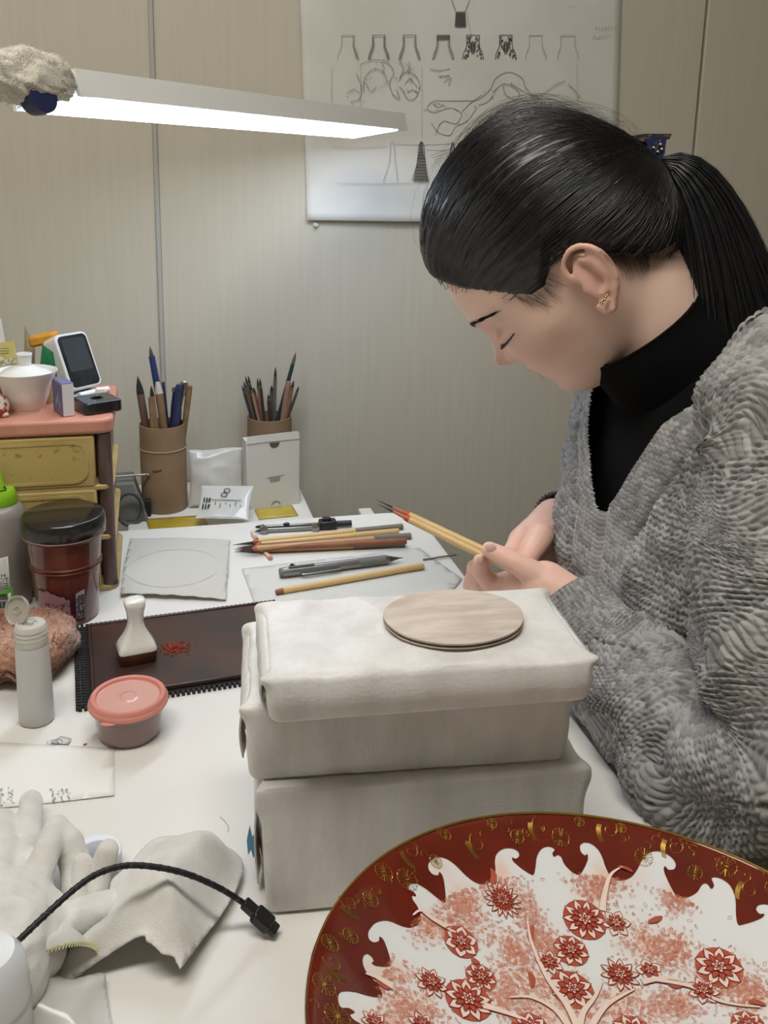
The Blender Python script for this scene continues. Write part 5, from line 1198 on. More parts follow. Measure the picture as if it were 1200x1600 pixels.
MB().prism(rrect(-.0052, .0052, Ld * .22, Ld * .80, .0022), -.0038, .0038, Tq).build('plug_body', M_plug, ca, bevel=.0010)
MB().prism(rrect(-.0042, .0042, Ld * .78, Ld, .0012), -.0020, .0020, Tq).build('connector', mat('connector_dark', (60, 60, 62), .35, metal=.7), ca, bevel=.0004)
# stray thread on the desk
o = MB().tube(smoothpath([Z(344, 1276, .0005), Z(352, 1284, .0005), Z(357, 1292, .0005), Z(356, 1300, .0005)]), .0003, 5).build('thread', mat('thread_grey', (190, 188, 180), .8)); tag(o, 'short curled pale thread on the bare desk', 'thread')
o = MB().box((0, 0, .0005), (.0028, .0012, .001), None, .8).build('pigment_crumb', mat('crumb_red', (140, 80, 60), .7)); o.location = Z(133, 1164, 0); tag(o, 'single reddish crumb on the desk beside the film scrap', 'crumb')
# ------------------------------------------------------------------ the person
person = root('person', 'person in a grey cable-knit cardigan bending over the desk, hair in a ponytail', 'person', (.36, .85, FLOOR), 0)
PO = Vector((.36, .85, FLOOR))
def pchild(name, V, F, m, par=None, col=None, smooth=True):
    V = np.asarray(V, float)
    o = npmesh(name, V - np.array(PO), F, m, par or person, smooth, col); return o
# head frame
ha, hp = radians(10), radians(44)
fh = Vector((-cos(ha), sin(ha), 0)); hl_ = Vector((-sin(ha), -cos(ha), 0))
hf = fh * cos(hp) - EZ * sin(hp); hu = fh * sin(hp) + EZ * cos(hp)
HO = Y(917, 443, .81) - hl_ * .072
HM = Matrix((hf, hl_, hu)).transposed().to_4x4(); HM.translation = HO; HMn = np.array(HM)
def hw(P): P = np.asarray(P, float); return P @ HMn[:3, :3].T + HMn[:3, 3]
def hl(x, y, z): return HM @ Vector((x, y, z))
def G(a, s): return np.exp(-(a / s) ** 2)
zk = np.array([-.0910, -.0895, -.0820, -.0737, -.0635, -.0575, -.052, -.043, -.036, -.023, -.010, 0, .010, .0215, .0375, .0588, .080, .100, .118, .130, .136])
xf = np.array([.052, .064, .0765, .0840, .0880, .0880, .0905, .0935, .0965, .0990, .0998, .1005, .1025, .1065, .1100, .1095, .1045, .090, .066, .036, .005])
zb = np.array([-.0910, -.085, -.075, -.06, -.045, -.02, 0, .03, .06, .09, .115, .130, .136]); xb = np.array([.040, .028, .008, -.022, -.055, -.072, -.084, -.094, -.094, -.082, -.058, -.034, -.008])
zw = np.array([-.0910, -.087, -.080, -.070, -.06, -.045, -.03, -.01, .01, .04, .07, .095, .115, .128, .136]); ww_ = np.array([.010, .022, .034, .0435, .0505, .058, .0625, .0675, .0700, .0735, .0725, .062, .044, .024, .004])
zc = np.array([-.0910, -.085, -.075, -.06, -.04, .136]); xc = np.array([.046, .040, .024, .006, -.005, -.005])
def sm(zq, zk_, vk):       # smooth interpolation
    g = np.linspace(-.091, .136, 400); v = np.interp(g, zk_, vk); k = np.hanning(17); k /= k.sum(); v = np.convolve(np.pad(v, 8, mode='edge'), k, 'valid'); return np.interp(zq, g, v)
nz, nphi = 190, 240
zs = np.concatenate([np.linspace(-.0910, .10, 150), np.linspace(.1015, .136, 40)])
ph = np.arange(nphi) / nphi * 2 * pi
zz_, pp = np.meshgrid(zs, ph, indexing='ij'); zz_ = zz_.ravel(); pp = pp.ravel()
c_, s_ = np.cos(pp), np.sin(pp); front = c_ > 0
cx = sm(zz_, zc, xc); af = sm(zz_, zk, xf) - cx; ab = cx - sm(zz_, zb, xb)
hx = cx + np.where(front, af * np.abs(c_) ** .92, -ab * np.abs(c_) ** .95)
hy = sm(zz_, zw, ww_) * np.sign(s_) * np.abs(s_) ** .90
fr = np.clip(c_ * 1.6, 0, 1)
ay = np.abs(hy)
ridge = np.interp(zz_, [-.0250, -.0215, -.0185, -.0150, -.0090, -.0020, .008, .0160, .026, .034], [0, .0050, .0125, .0185, .0215, .0155, .0080, .0035, .0006, 0])
sig = np.interp(zz_, [-.02, -.012, 0, .02], [.0075, .0068, .0055, .0060])
dx = ridge * G(hy, sig)
dx += .0075 * G(ay - .0125, .0052) * G(zz_ + .0150, .0062)          # alae
dx += -.0045 * G(ay - .0165, .0042) * G(zz_ + .012, .010)           # crease beside the nose
dx += -.0075 * G(ay - .0290, .0150) * G(zz_ - .0185, .0085) - .0050 * G(ay - .0145, .0055) * G(zz_ - .0120, .008)
dx += .0050 * G(ay - .0305, .0125) * G(zz_ - .0085, .0070)          # closed lids
dx += -.0022 * G(ay - .0305, .0140) * G(zz_ + .0010, .0022)
dx += .0022 * G(ay - .024, .018) * G(zz_ - .0360, .007)             # brow
dx += .0046 * G(hy, .0130) * G(zz_ + .0365, .0042) + .0042 * G(hy, .0125) * G(zz_ + .0505, .0046) - .0020 * G(hy, .018) * G(zz_ + .0435, .0018)
dx += -.0016 * G(hy, .0022) * G(zz_ + .0285, .004)
dx += -.0020 * G(hy, .016) * G(zz_ + .0590, .0045) + .0022 * G(hy, .016) * G(zz_ + .0720, .009)
dx += .0020 * G(ay - .040, .018) * G(zz_ + .012, .018)              # cheeks
hx = hx + dx * fr
hy = hy + np.sign(hy) * (.0030 * G(hx - .055, .022) * G(zz_ + .010, .020) - .0020 * G(hx - .06, .02) * G(zz_ - .03, .015)) * (ay > .02)
HV = np.c_[hx, hy, zz_]
body = MB()
hq = hw(HV); Fh = gridfaces(nphi, nz, True)
body.v = [tuple(p) for p in hq]; body.f = [tuple(f) for f in Fh.tolist()] + [tuple(range(nphi - 1, -1, -1)), tuple((nz - 1) * nphi + k for k in range(nphi))]
# ears
for sd in (1, -1):
    E3 = lambda x, y, z: hl(x, sd * y, z)
    he = smoothpath([(.002, .0755, .004), (.0075, .0765, .013), (.0050, .0780, .0255), (-.0060, .0815, .0320), (-.0180, .0850, .0290), (-.0260, .0875, .0165), (-.0265, .0875, .0010), (-.0210, .0850, -.0130), (-.0120, .0815, -.0225), (-.0040, .0790, -.0295), (.0020, .0765, -.0290), (.0045, .0745, -.0200)], 5)
    body.tube([E3(*p) for p in he], [.0030 if i < 45 else .0042 for i in range(len(he))], 10)
    ai = smoothpath([(-.0080, .0795, .0220), (-.0160, .0825, .0115), (-.0175, .0830, -.0020), (-.0125, .0815, -.0125), (-.0050, .0795, -.0155)], 5)
    body.tube([E3(*p) for p in ai], .0032, 10)
    body.ball((0, 0, 0), (.0170, .0040, .0270), 12, Matrix.Translation(E3(-.0110, .0745, .001)) @ HM.to_3x3().to_4x4() @ Matrix.Rotation(radians(sd * 18), 4, 'Z'))
    body.ball((0, 0, 0), (.0080, .0050, .0090), 10, Matrix.Translation(E3(-.0035, .0770, -.0240)) @ HM.to_3x3().to_4x4())
    body.ball((0, 0, 0), (.0085, .0050, .020), 10, Matrix.Translation(E3(-.0210, .0815, .006)) @ HM.to_3x3().to_4x4() @ Matrix.Rotation(radians(sd * 24), 4, 'Z'))
    body.ball(E3(.0030, .0770, -.0030), .0042, 10); body.ball(E3(-.0050, .0780, -.0165), .0036, 10)
# neck, trunk, arms
NB = Vector((.300, .865, .285))
body.capsule(hl(-.030, 0, -.022), hl(-.012, 0, -.095), .054, .050, 24); body.capsule(hl(-.012, 0, -.095), NB, .050, .056, 24)
tf = Vector((-cos(radians(18)), -sin(radians(18)), 0)); tl_ = Vector((sin(radians(18)), -cos(radians(18)), 0))
CH = Vector((.325, .86, .20)); LW = Vector((.345, .85, -.02))
body.capsule(NB, CH, .056, .085, 24); body.capsule(CH, LW, .088, .095, 24)
body.capsule(CH + tl_ * .06, CH - tl_ * .06, .08, .08, 20)
SN = Vector((.338, .700, .270)); SF = Vector((.285, 1.010, .270))
EN = Y(1232, 1222, .605); WN = Y(893, 940, .795); EF = Vector((.325, 1.065, .06)); WF = Y(866, 812, .955)
for S_, E_, W_ in ((SN, EN, WN), (SF, EF, WF)):
    body.capsule(CH.lerp(S_, .5) + Vector((0, 0, .03)), S_, .05, .045, 16); E2 = E_ + Vector((-.012, .010, -.012)); Mf_ = E_.lerp(W_, .5) + Vector((0, 0, -.012)); body.capsule(S_, E2, .044, .032, 16); body.capsule(E2, Mf_, .030, .028, 16); body.capsule(Mf_, W_, .028, .0225, 16)
# hands
def fing(pts, rr, n=12):
    P = [Y(*p) for p in pts]
    for i in range(len(P) - 1): body.capsule(P[i], P[i + 1], rr[i], rr[i + 1], n)
def hand_near():
    body.capsule(WN, Y(852, 915, .810), .0225, .0235, 16); body.capsule(Y(852, 915, .810), Y(812, 912, .832), .0215, .0165, 16); body.capsule(Y(850, 918, .835), Y(808, 925, .855), .018, .015, 14)
    fing([(848, 905, .806), (806, 880, .812), (783, 868, .8175), (765, 859, .822)], [.0140, .0106, .0094, .0080])
    fing([(808, 905, .836), (768, 914, .842), (752, 893, .836), (751, 876, .831)], [.0110, .0094, .0086, .0078])
    fing([(808, 915, .850), (758, 926, .858), (741, 902, .853), (741, 886, .847)], [.0110, .0092, .0084, .0076])
    fing([(808, 924, .862), (752, 936, .872), (735, 916, .868), (737, 903, .862)], [.0105, .0088, .0080, .0072])
    fing([(812, 934, .870), (768, 948, .880), (748, 934, .878), (748, 922, .872)], [.0095, .0080, .0072, .0064])
def hand_far():
    body.capsule(WF, Y(846, 836, .930), .0235, .0240, 16); body.capsule(Y(846, 834, .928), Y(822, 850, .915), .0235, .0200, 16); body.capsule(Y(856, 858, .930), Y(838, 872, .920), .020, .018, 14)
    fing([(818, 838, .912), (800, 862, .900), (806, 886, .890), (820, 896, .884)], [.0115, .0098, .0088, .0078])
    fing([(826, 852, .915), (812, 880, .905), (822, 902, .896), (836, 906, .892)], [.0112, .0098, .0088, .0078])
    fing([(840, 868, .922), (830, 896, .912), (842, 914, .905), (856, 914, .902)], [.0108, .0094, .0084, .0074])
    fing([(854, 876, .928), (850, 905, .920), (862, 918, .915), (872, 914, .912)], [.0098, .0084, .0076, .0068])
    fing([(846, 838, .905), (832, 862, .888), (822, 880, .880)], [.0135, .0108, .0090])
hand_near(); hand_far()
V, F = fuse(body, .0020, 2, .45); V = V.astype(float)
lo = (V - np.array(HO)) @ HMn[:3, :3]
mk = sstep(.03, -.005, lo[:, 0] - .25 * (lo[:, 2] + .05)) * sstep(.0, -.02, lo[:, 2]) * (lo[:, 2] > -.2) * (np.abs(lo[:, 1]) < .12) * (1 - (np.abs(lo[:, 1]) > .071) * (lo[:, 2] > -.04))
ea = F.ravel(); eb = F[:, [1, 2, 3, 0]].ravel(); cnt = np.bincount(ea, minlength=len(V)) + np.bincount(eb, minlength=len(V))
for _ in range(60):
    sv = np.stack([np.bincount(ea, V[eb, k], len(V)) + np.bincount(eb, V[ea, k], len(V)) for k in range(3)], 1) / cnt[:, None]
    V += (sv - V) * (mk * .8)[:, None]
lo = (V - np.array(HO)) @ HMn[:3, :3]
isface = (np.abs(lo[:, 1]) < .1) & (lo[:, 2] > -.1) & (lo[:, 0] > -.12)
base = np.array(lin((241, 206, 188))[:3]); pink = np.array(lin((212, 152, 134))[:3]); lip = np.array(lin((178, 96, 90))[:3]); red = np.array(lin((216, 164, 148))[:3])
col = np.tile(base, (len(V), 1))
def mixc(w, c):
    global col
    w = np.clip(w, 0, 1)[:, None]; col = col * (1 - w) + c * w
ax_ = np.abs(lo[:, 1])
mixc(.30 * G(ax_ - .045, .022) * G(lo[:, 2] + .018, .022) * (lo[:, 0] > .03) * isface, pink)
mixc(.45 * G(ax_, .014) * G(lo[:, 2] + .012, .010) * (lo[:, 0] > .10) * isface, pink)
lipw = G(lo[:, 1], .0150) ** 2 * (np.clip(1.6 * G(lo[:, 2] + .0370, .0042) ** 2, 0, 1) + np.clip(1.6 * G(lo[:, 2] + .0500, .0050) ** 2, 0, 1)) * (lo[:, 0] > .082) * (lo[:, 2] > -.0565) * (lo[:, 2] < -.0325) * isface
mixc(lipw * .95, lip)
mixc(.6 * (ax_ > .0735) * (lo[:, 2] < .036) * (lo[:, 2] > -.036) * (np.abs(lo[:, 0] + .01) < .03), red)
hand = (V[:, 0] < .215) & (V[:, 2] < .2); mixc(.35 * hand, pink)
mixc(.30 * G(ax_ - .031, .015) * G(lo[:, 2] - .014, .008) * (lo[:, 0] > .07) * isface, lip)
# downy shading of the short hair at the nape
nap = sstep(.000, -.05, lo[:, 2] + .9 * (lo[:, 0] + .035)) * 0 + np.clip(1 - np.abs((lo[:, 2] - (.002 + (lo[:, 0] + .033) * 1.06))) / .020, 0, 1) * (lo[:, 0] < -.026) * isface
mixc(.75 * nap, np.array(lin((84, 66, 58))[:3]))
M_skin = mat('skin', (255, 255, 255), .48, attr='tint', sss=.25, ssr=(.006,), bump=.10, bscale=900, spec=.35)
bo_ = pchild('body', V, F, M_skin, None, col)
# face hair: brows and lashes
M_hair = mat('hair_black', (28, 28, 30), .34, spec=.6, col2=(40, 38, 38), vscale=180)
def surf_x(y, z):         # front skin x at local y,z from the head grid
    m = (HV[:, 0] > .02) & (np.abs(HV[:, 1] - y) < .006) & (np.abs(HV[:, 2] - z) < .004)
    q = HV[m]; w = 1 / ((q[:, 1] - y) ** 2 + (q[:, 2] - z) ** 2 + 1e-8) ** 2; return float((q[:, 0] * w).sum() / w.sum())
rs = random.Random(5)
for sd in (1, -1):
    mb = MB()
    for k in range(260):
        t = rs.random(); y = .0130 + .036 * t; z = .0335 + .0035 * sin(t * 2.4) - .004 * t * t + rs.gauss(0, .0013 * (1 - .4 * t)); x = surf_x(y, z)
        l = rs.uniform(.004, .007); p0 = hl(x + .0000, sd * y, z); y2, z2 = y + l * .9, z + l * (.35 - .6 * t); p1 = hl(surf_x(min(y2, .055), z2) + .0008, sd * y2, z2)
        mb.tube([p0 - PO, p0.lerp(p1, .5) + hf * .0006 - PO, p1 - PO], [.0002, .00017, .00006], 3, False)
    mb.build('eyebrow', M_hair, person)
    mb = MB(); lash = []
    for k in range(34):
        t = k / 33; y = .0170 + .030 * t; z = .0038 - .0022 * sin(pi * t) + .0018 * t; x = surf_x(y, z); p0 = hl(x + .0002, sd * y, z); lash.append(p0 - PO)
        d = (hf * .8 - hu * .55 + hl_ * sd * (.5 * (t - .35))).normalized(); l = .0062 * (.6 + .5 * sin(pi * t))
        mb.tube([p0 - PO, p0 + d * l * .6 - PO, p0 + d * l + hu * .0014 - PO], [.0003, .00022, .00006], 3, False)
    mb.tube(lash, .0005, 6); mb.build('eyelashes', M_hair, person)

# ---- hair
hc = np.array([-.005, 0, .040])
hp_ = np.array([(.111, .0801), (.1065, .108), (.0935, .130), (.067, .1525), (.0335, .1650), (-.0037, .1700), (-.0376, .1635), (-.0642, .1490), (-.0872, .1225), (-.1015, .0955), (-.1114, .0675), (-.1150, .050), (-.1160, .030), (-.108, .000), (-.088, -.030), (-.06, -.05), (.0, -.05), (.06, -.04), (.10, .0), (.112, .05)])
al = np.arctan2(hp_[:, 1] - hc[2], hp_[:, 0] - hc[0]); rh_ = np.hypot(hp_[:, 0] - hc[0], hp_[:, 1] - hc[2]); od = np.argsort(al); al = al[od]; rh_ = rh_[od]
al3 = np.r_[al - 2 * pi, al, al + 2 * pi]; rh3 = np.r_[rh_, rh_, rh_]
ga = np.linspace(-pi, pi, 361); gr_ = np.interp(ga, al3, rh3); kk_ = np.hanning(15); kk_ /= kk_.sum(); gr_ = np.convolve(np.pad(gr_, 7, mode='wrap'), kk_, 'valid')
def rhair(d):             # d: unit directions (n,3) -> radius
    a = np.arctan2(d[:, 2], d[:, 0]); cb = np.hypot(d[:, 0], d[:, 2]); rs_ = np.interp(a, ga, gr_)
    wl = .0815 + .004 * np.clip(d[:, 2], 0, 1) - .010 * np.clip(d[:, 0], 0, 1)
    return 1 / (np.abs(cb / rs_) ** 2.15 + np.abs(d[:, 1] / wl) ** 2.15) ** (1 / 2.15)
hlx = np.array([-.13, -.09, -.069, -.033, -.024, -.012, .006, .018, .030, .045, .065, .088, .105, .111, .13]); hlz = np.array([-.062, -.053, -.044, -.007, .014, .031, .029, .016, .006, .006, .023, .0460, .069, .078, .092])
nd, na = 240, 320
th_ = np.linspace(.001, pi - .001, nd); az = np.arange(na) / na * 2 * pi
T_, A_ = np.meshgrid(th_, az, indexing='ij'); T_ = T_.ravel(); A_ = A_.ravel()
dirs = np.c_[np.sin(T_) * np.cos(A_), np.sin(T_) * np.sin(A_), np.cos(T_)]
r_ = rhair(dirs); P = hc + dirs * r_[:, None]
tt = sstep(-.002, .026, P[:, 2] - np.interp(P[:, 0], hlx, hlz))
tie = np.array([-.1130, 0, .0420])
# flow direction grooves: angle about the tie axis
td = (tie - hc) / np.linalg.norm(tie - hc); e1 = np.cross(td, [0, 1, 0]); e1 /= np.linalg.norm(e1); e2 = np.cross(td, e1)
fa = np.arctan2(dirs @ e2, dirs @ e1); fd = np.arccos(np.clip(dirs @ td, -1, 1))
gro = (np.sin(fa * 46 + 3 * np.sin(fd * 3)) + .7 * np.sin(fa * 103 + 2 * np.sin(fd * 4 + 1)) + .5 * np.sin(fa * 21 + fd)) * .00035 * sstep(.1, .6, fd)
rr2 = r_ * (1 - .20 * (1 - tt)) + (gro + .0012 * fnoise(P, 60, 2, 2)) * tt
P = hc + dirs * rr2[:, None]
keep = tt.reshape(nd, na) > 0
Fc = gridfaces(na, nd, True); km = keep.ravel()[Fc].any(1)
hc_o = pchild('hair', hw(P), Fc[km], M_hair)
def tubes(paths, rad, m, name, par, sides=3, tint=None):
    """paths (n,k,3), rad (n,) -> thin tapering tubes as one mesh"""
    n, k, _ = paths.shape
    t = np.gradient(paths, axis=1); t /= np.linalg.norm(t, axis=2, keepdims=True) + 1e-9
    b1 = np.cross(t, np.array([.31, .52, .79])); b1 /= np.linalg.norm(b1, axis=2, keepdims=True) + 1e-9; b2 = np.cross(t, b1)
    tap = np.linspace(1, .45, k)[None, :, None] * rad[:, None, None]; rings = []
    for s in range(sides): a = 2 * pi * s / sides; rings.append(paths + (b1 * cos(a) + b2 * sin(a)) * tap)
    Vt = np.stack(rings, 2).reshape(-1, 3)
    i, j, s = np.meshgrid(np.arange(n), np.arange(k - 1), np.arange(sides), indexing='ij'); b = (i * k + j) * sides; s2 = (s + 1) % sides
    Ft = np.stack([b + s, b + s2, b + sides + s2, b + sides + s], -1).reshape(-1, 4)
    return pchild(name, Vt, Ft, m, par)
nr = np.random.RandomState(3)
def slerp_paths(d0, d1, K):
    om = np.arccos(np.clip((d0 * d1).sum(1), -1, 1))[:, None, None]; t = np.linspace(0, 1, K)[None, :, None]
    return (np.sin((1 - t) * om) * d0[:, None] + np.sin(t * om) * d1[:, None]) / np.sin(om)
cand = dirs[(tt > .15)]; cw2 = nr.choice(len(cand), 5200); d0 = cand[cw2]; d0 = d0[(d0 @ td) < .93]; d0 = d0[(d0[:, 1] > -.75)]
K = 11; n0 = len(d0); ten = td + nr.normal(size=(n0, 3)) * .05; ten /= np.linalg.norm(ten, axis=1, keepdims=True)
sp_ = slerp_paths(d0, ten, K)
sag_ = np.sin(np.linspace(0, pi, K))[None, :, None] * nr.normal(size=(n0, 1, 3)) * .010; sp_ = sp_ + sag_; sp_ /= np.linalg.norm(sp_, axis=2, keepdims=True)
rad_ = rhair(sp_.reshape(-1, 3)).reshape(n0, K) + nr.uniform(-.0004, .0014, (n0, 1))
rad_[:, 0] -= .003
pth = hc + sp_ * rad_[:, :, None]
okp = ((pth[:, 2:, 2] - np.interp(pth[:, 2:, 0], hlx, hlz)) > .002).all(1); pth = pth[okp]; n0 = len(pth)
tubes(hw(pth.reshape(-1, 3)).reshape(n0, K, 3), nr.uniform(.0002, .00042, n0), M_hair, 'hair_strand', hc_o)['kind'] = 'stuff'
# stray hairs lifting off the crown
n1 = 230; d0 = cand[nr.choice(len(cand), 3000)]; d0 = d0[(d0[:, 2] > .35) & (np.abs(d0[:, 1]) < .8)][:n1]; n1 = len(d0); ten = td + nr.normal(size=(n1, 3)) * .25; ten /= np.linalg.norm(ten, axis=1, keepdims=True)
sp_ = slerp_paths(d0, ten, 16)[:, :10]; K2 = 10; lift = nr.uniform(.002, .014, (n1, 1)) * np.sin(np.linspace(0, pi * .9, K2))[None]
pth = hc + sp_ * (rhair(sp_.reshape(-1, 3)).reshape(n1, K2) + lift)[:, :, None]
tubes(hw(pth.reshape(-1, 3)).reshape(n1, K2, 3), np.full(n1, .00012), M_hair, 'stray_hair', hc_o)['kind'] = 'stuff'
# fine hairs at temple and nape
side = HV[HV[:, 1] > .01]
def skin_y(x, z):
    d = (side[:, 0] - x) ** 2 + (side[:, 2] - z) ** 2; return float(side[np.argsort(d)[:6], 1].mean())
lst = []
for k in range(420):
    if k < 110: x = nr.uniform(.016, .056); l = nr.uniform(.007, .017); dxx = -.35; z = np.interp(x, hlx, hlz) + nr.uniform(.012, .021)
    else: x = nr.uniform(-.078, -.030); l = nr.uniform(.008, .024); dxx = .25; z = np.interp(x, hlx, hlz) + nr.uniform(.008, .018)
    cu = nr.uniform(-.004, .004); pts = []
    for t in np.linspace(0, 1, 6):
        xx, z_ = x + dxx * l * t + cu * t * t, z - l * t * 1.15
        pts.append((xx, skin_y(xx, z_) + .0012 + (.0012 if k >= 110 else .0002) * t, z_))
    lst.append(pts)
tubes(hw(np.array(lst).reshape(-1, 3)).reshape(-1, 6, 3), np.full(len(lst), .00011), M_hair, 'fine_hair', hc_o)['kind'] = 'stuff'
# ponytail
def bez(cps, K):
    t = np.linspace(0, 1, K); n = len(cps) - 1; from math import comb
    return sum(np.array(c)[None] * (comb(n, i) * t ** i * (1 - t) ** (n - i))[:, None] for i, c in enumerate(cps))
Lp = [(1030, 262, .895), (1062, 300, .888), (1068, 420, .865), (1066, 520, .845), (1052, 600, .838), (1050, 668, .845)]
Rp = [(1030, 246, .900), (1120, 205, .905), (1185, 330, .900), (1200, 440, .880), (1235, 500, .855), (1290, 560, .830)]
PLp = [np.array(Y(*q)) for q in Lp]; PRp = [np.array(Y(*q)) for q in Rp]
def pony(n, rlo, rhi, name, fray, par=None, usq=1.0):
    out = []
    for k in range(n):
        u = nr.rand() ** usq; v = nr.normal() * .45; cps = []
        for i, (a, b) in enumerate(zip(PLp, PRp)):
            w = [.12, .8, 1, 1, 1, 1][i]; p = a * (1 - u) + b * u; thk = [.008, .020, .026, .030, .030, .034][i] * sqrt(max(.05, 4 * u * (1 - u)))
            cps.append(p + np.array([0, v * thk, 0]) + nr.normal(size=3) * fray * [0, .3, .6, 1, 1.4, 2][i])
        out.append(bez(cps, 14))
    out = np.array(out); return tubes(out, nr.uniform(rlo, rhi, n), M_hair, name, par)
pt = pony(2900, .00035, .00075, 'ponytail', .0028)
pony(160, .00012, .00016, 'stray_hair', .010, pt, .6)['kind'] = 'stuff'
T0 = Vector(Y(1026, 254, .897))
mb = MB(); ring = [T0 - PO + (hu * cos(a) * .0175 + hl_ * sin(a) * .0165) for a in np.linspace(0, 2 * pi, 30)]; mb.tube(ring, .0045, 10); mb.build('hair_tie', mat('tie_black', (20, 20, 22), .7), person)
# claw clip
Mc = mat('clip_shell', (46, 46, 54), .2, col2=(104, 90, 62), vscale=160, vpos=(.5, .62), coat=.5); Mc2 = mat('clip_blue', (28, 36, 74), .2, col2=(120, 100, 70), vscale=260, vpos=(.56, .66), coat=.5)
cpv = Y(1020, 226, .875) - PO
mb = MB(); right = Vector((1, 0, 0)).lerp(rt, 1)
def cp_(x, y, d=0): return cpv + rt * (x / 1640) - up * (y / 1640) + fw * d
mb.add([cp_(-34, -10, -.004), (cp_(-12, -13, -.004)), cp_(24, -13, -.004), cp_(22, -8, -.004), cp_(4, -3, -.004), cp_(-14, -4, -.004)] + [cp_(-34, -10, .010), (cp_(-12, -13, .012)), cp_(24, -13, .012), cp_(22, -8, .012), cp_(4, -3, .012), cp_(-14, -4, .012)], [(0, 1, 2, 3, 4, 5), (11, 10, 9, 8, 7, 6)] + [(i, (i + 1) % 6, 6 + (i + 1) % 6, 6 + i) for i in range(6)])
clip = mb.build('claw_clip', Mc, person, bevel=.001)
mb = MB(); mb.add([cp_(-12, -5, -.005), cp_(16, -6, -.005), cp_(12, 20, -.007), cp_(2, 26, -.007), cp_(-6, 12, -.006)] + [cp_(-12, -5, .004), cp_(16, -6, .004), cp_(12, 20, .002), cp_(2, 26, .002), cp_(-6, 12, .002)], [(0, 1, 2, 3, 4), (9, 8, 7, 6, 5)] + [(i, (i + 1) % 5, 5 + (i + 1) % 5, 5 + i) for i in range(5)]); mb.build('claw', Mc2, clip, bevel=.0012)
mb = MB()
for x, y in ((8, 3), (4, 14), (10, 10), (-2, 8)): mb.ball(cp_(x, y, -.007), .0016, 6)
mb.build('sparkle', mat('sparkle_gold', (220, 200, 150), .15, metal=1), clip)
# stud earring
mb = MB()
for x, y in ((-7, 5), (-3, 3), (1, 1), (3, -3), (6, -6), (-4, 7)): q = Y(944 + x * .9, 467 + y, (hl(-.006, .0835, -.021)).y - .0015) - PO; mb.ball(q, .0013, 8)
mb.build('ear_stud', mat('stud_gold', (206, 176, 140), .2, metal=1), person)

M_nail = mat('nail', (232, 196, 184), .25)
for q, rr_n in (((767, 855.5, .8150), (.0058, .0024, .0042)), ((750, 874, .8235), (.0036, .0020, .0046))):
    MB().ball(Y(*q) - PO, rr_n, 10, R=Matrix.Rotation(radians(30 if rr_n[0] > .005 else 0), 4, 'Y')).build('fingernail', M_nail, person)
# ------------------------------------------------------------------ knitwear
def stitch(u, v, pu, pv):
    fu = u / pu; cu = np.floor(fu); a = np.abs(fu - cu - .5)                # .0 middle of a wale, .5 between wales
    leg = np.clip(1 - ((a - .24) / .26) ** 2, 0, 1) ** .7
    q = v / pv + a * 1.5 + .5 * (cu % 2) * 0; fv = q - np.floor(q); st = (1 - (2 * fv - 1) ** 2) ** .7
    h = leg * (.35 + .65 * st)
    idx = (cu * 73.17 + np.floor(q) * 12.9898); rnd = np.modf(np.abs(np.sin(idx) * 43758.5453))[0]
    return h, rnd
def wool(rnd, P, h):
    g = .54 + .62 * rnd + .05 * fnoise(P, 400, 6, 2); base = np.array(lin((160, 158, 155))[:3]); return base[None] * np.clip(g, .3, 1.4)[:, None]
M_knit = mat('grey_wool', (255, 255, 255), .85, attr='tint', sheen=.25, bump=.25, bscale=2200)
M_black = mat('black_jersey', (9, 9, 10), .9, spec=.15, bump=.15, bscale=1500)
def normals(P, nu, nv, wrap):
    G_ = P.reshape(nv, nu, 3); du = (np.roll(G_, -1, 1) - np.roll(G_, 1, 1)) if wrap else np.gradient(G_, axis=1); dv = np.gradient(G_, axis=0)
    n = np.cross(du, dv); n /= np.linalg.norm(n, axis=2, keepdims=True) + 1e-12; return n.reshape(-1, 3)
# --- trunk of the cardigan
tz = np.array([-.16, -.12, 0, .08, .15, .22, .28, .315, .335, .350]); ta = np.array([.145, .142, .140, .139, .132, .124, .114, .098, .072, .030]); tb = np.array([.19, .188, .182, .187, .193, .198, .188, .148, .095, .05]); tcx = np.array([.372, .370, .360, .350, .345, .340, .342, .350, .356, .358]); tcy = np.array([.84, .84, .85, .855, .86, .86, .86, .86, .862, .863])
def trunk(z, phi, inset=0.0):
    g = np.linspace(-.16, .350, 200); k = np.hanning(19); k /= k.sum()
    f = lambda v: np.interp(z, g, np.convolve(np.pad(np.interp(g, tz, v), 9, mode='edge'), k, 'valid'))
    a, b, cx_, cy_ = f(ta) - inset, f(tb) - inset, f(tcx), f(tcy)
    cph, sph = np.cos(phi), np.sin(phi)
    # bust
    bust = .016 * np.exp(-((np.abs(phi) - .55) / .38) ** 2 - ((z - .115) / .06) ** 2)
    rx = (a + bust) * np.sign(cph) * np.abs(cph) ** .9; ry = b * np.sign(sph) * np.abs(sph) ** .9
    return np.c_[cx_ + tf.x * rx + tl_.x * ry, cy_ + tf.y * rx + tl_.y * ry, z]
nu, nv = 640, 440
uq = np.linspace(0, 1, nu); pd = np.interp(uq, [0, .10, .86, 1.0], [-pi, -1.75, 1.9, pi])      # dense where it is seen
zq = np.linspace(-.16, .3495, nv)
Zg, Pg = np.meshgrid(zq, pd, indexing='ij'); Zg = Zg.ravel(); Pg = Pg.ravel()
P = trunk(Zg, Pg)
vee = np.where(Pg < -.05, np.interp(Zg, [.165, .18, .22, .27, .31, .35], [0.0, .05, .22, .34, .60, 1.5]), np.interp(Zg, [.165, .18, .22, .27, .31, .335, .35], [0.0, .04, .14, .27, .50, .95, 1.5]))   # half opening angle
seamx = .02 * (Zg - .16)
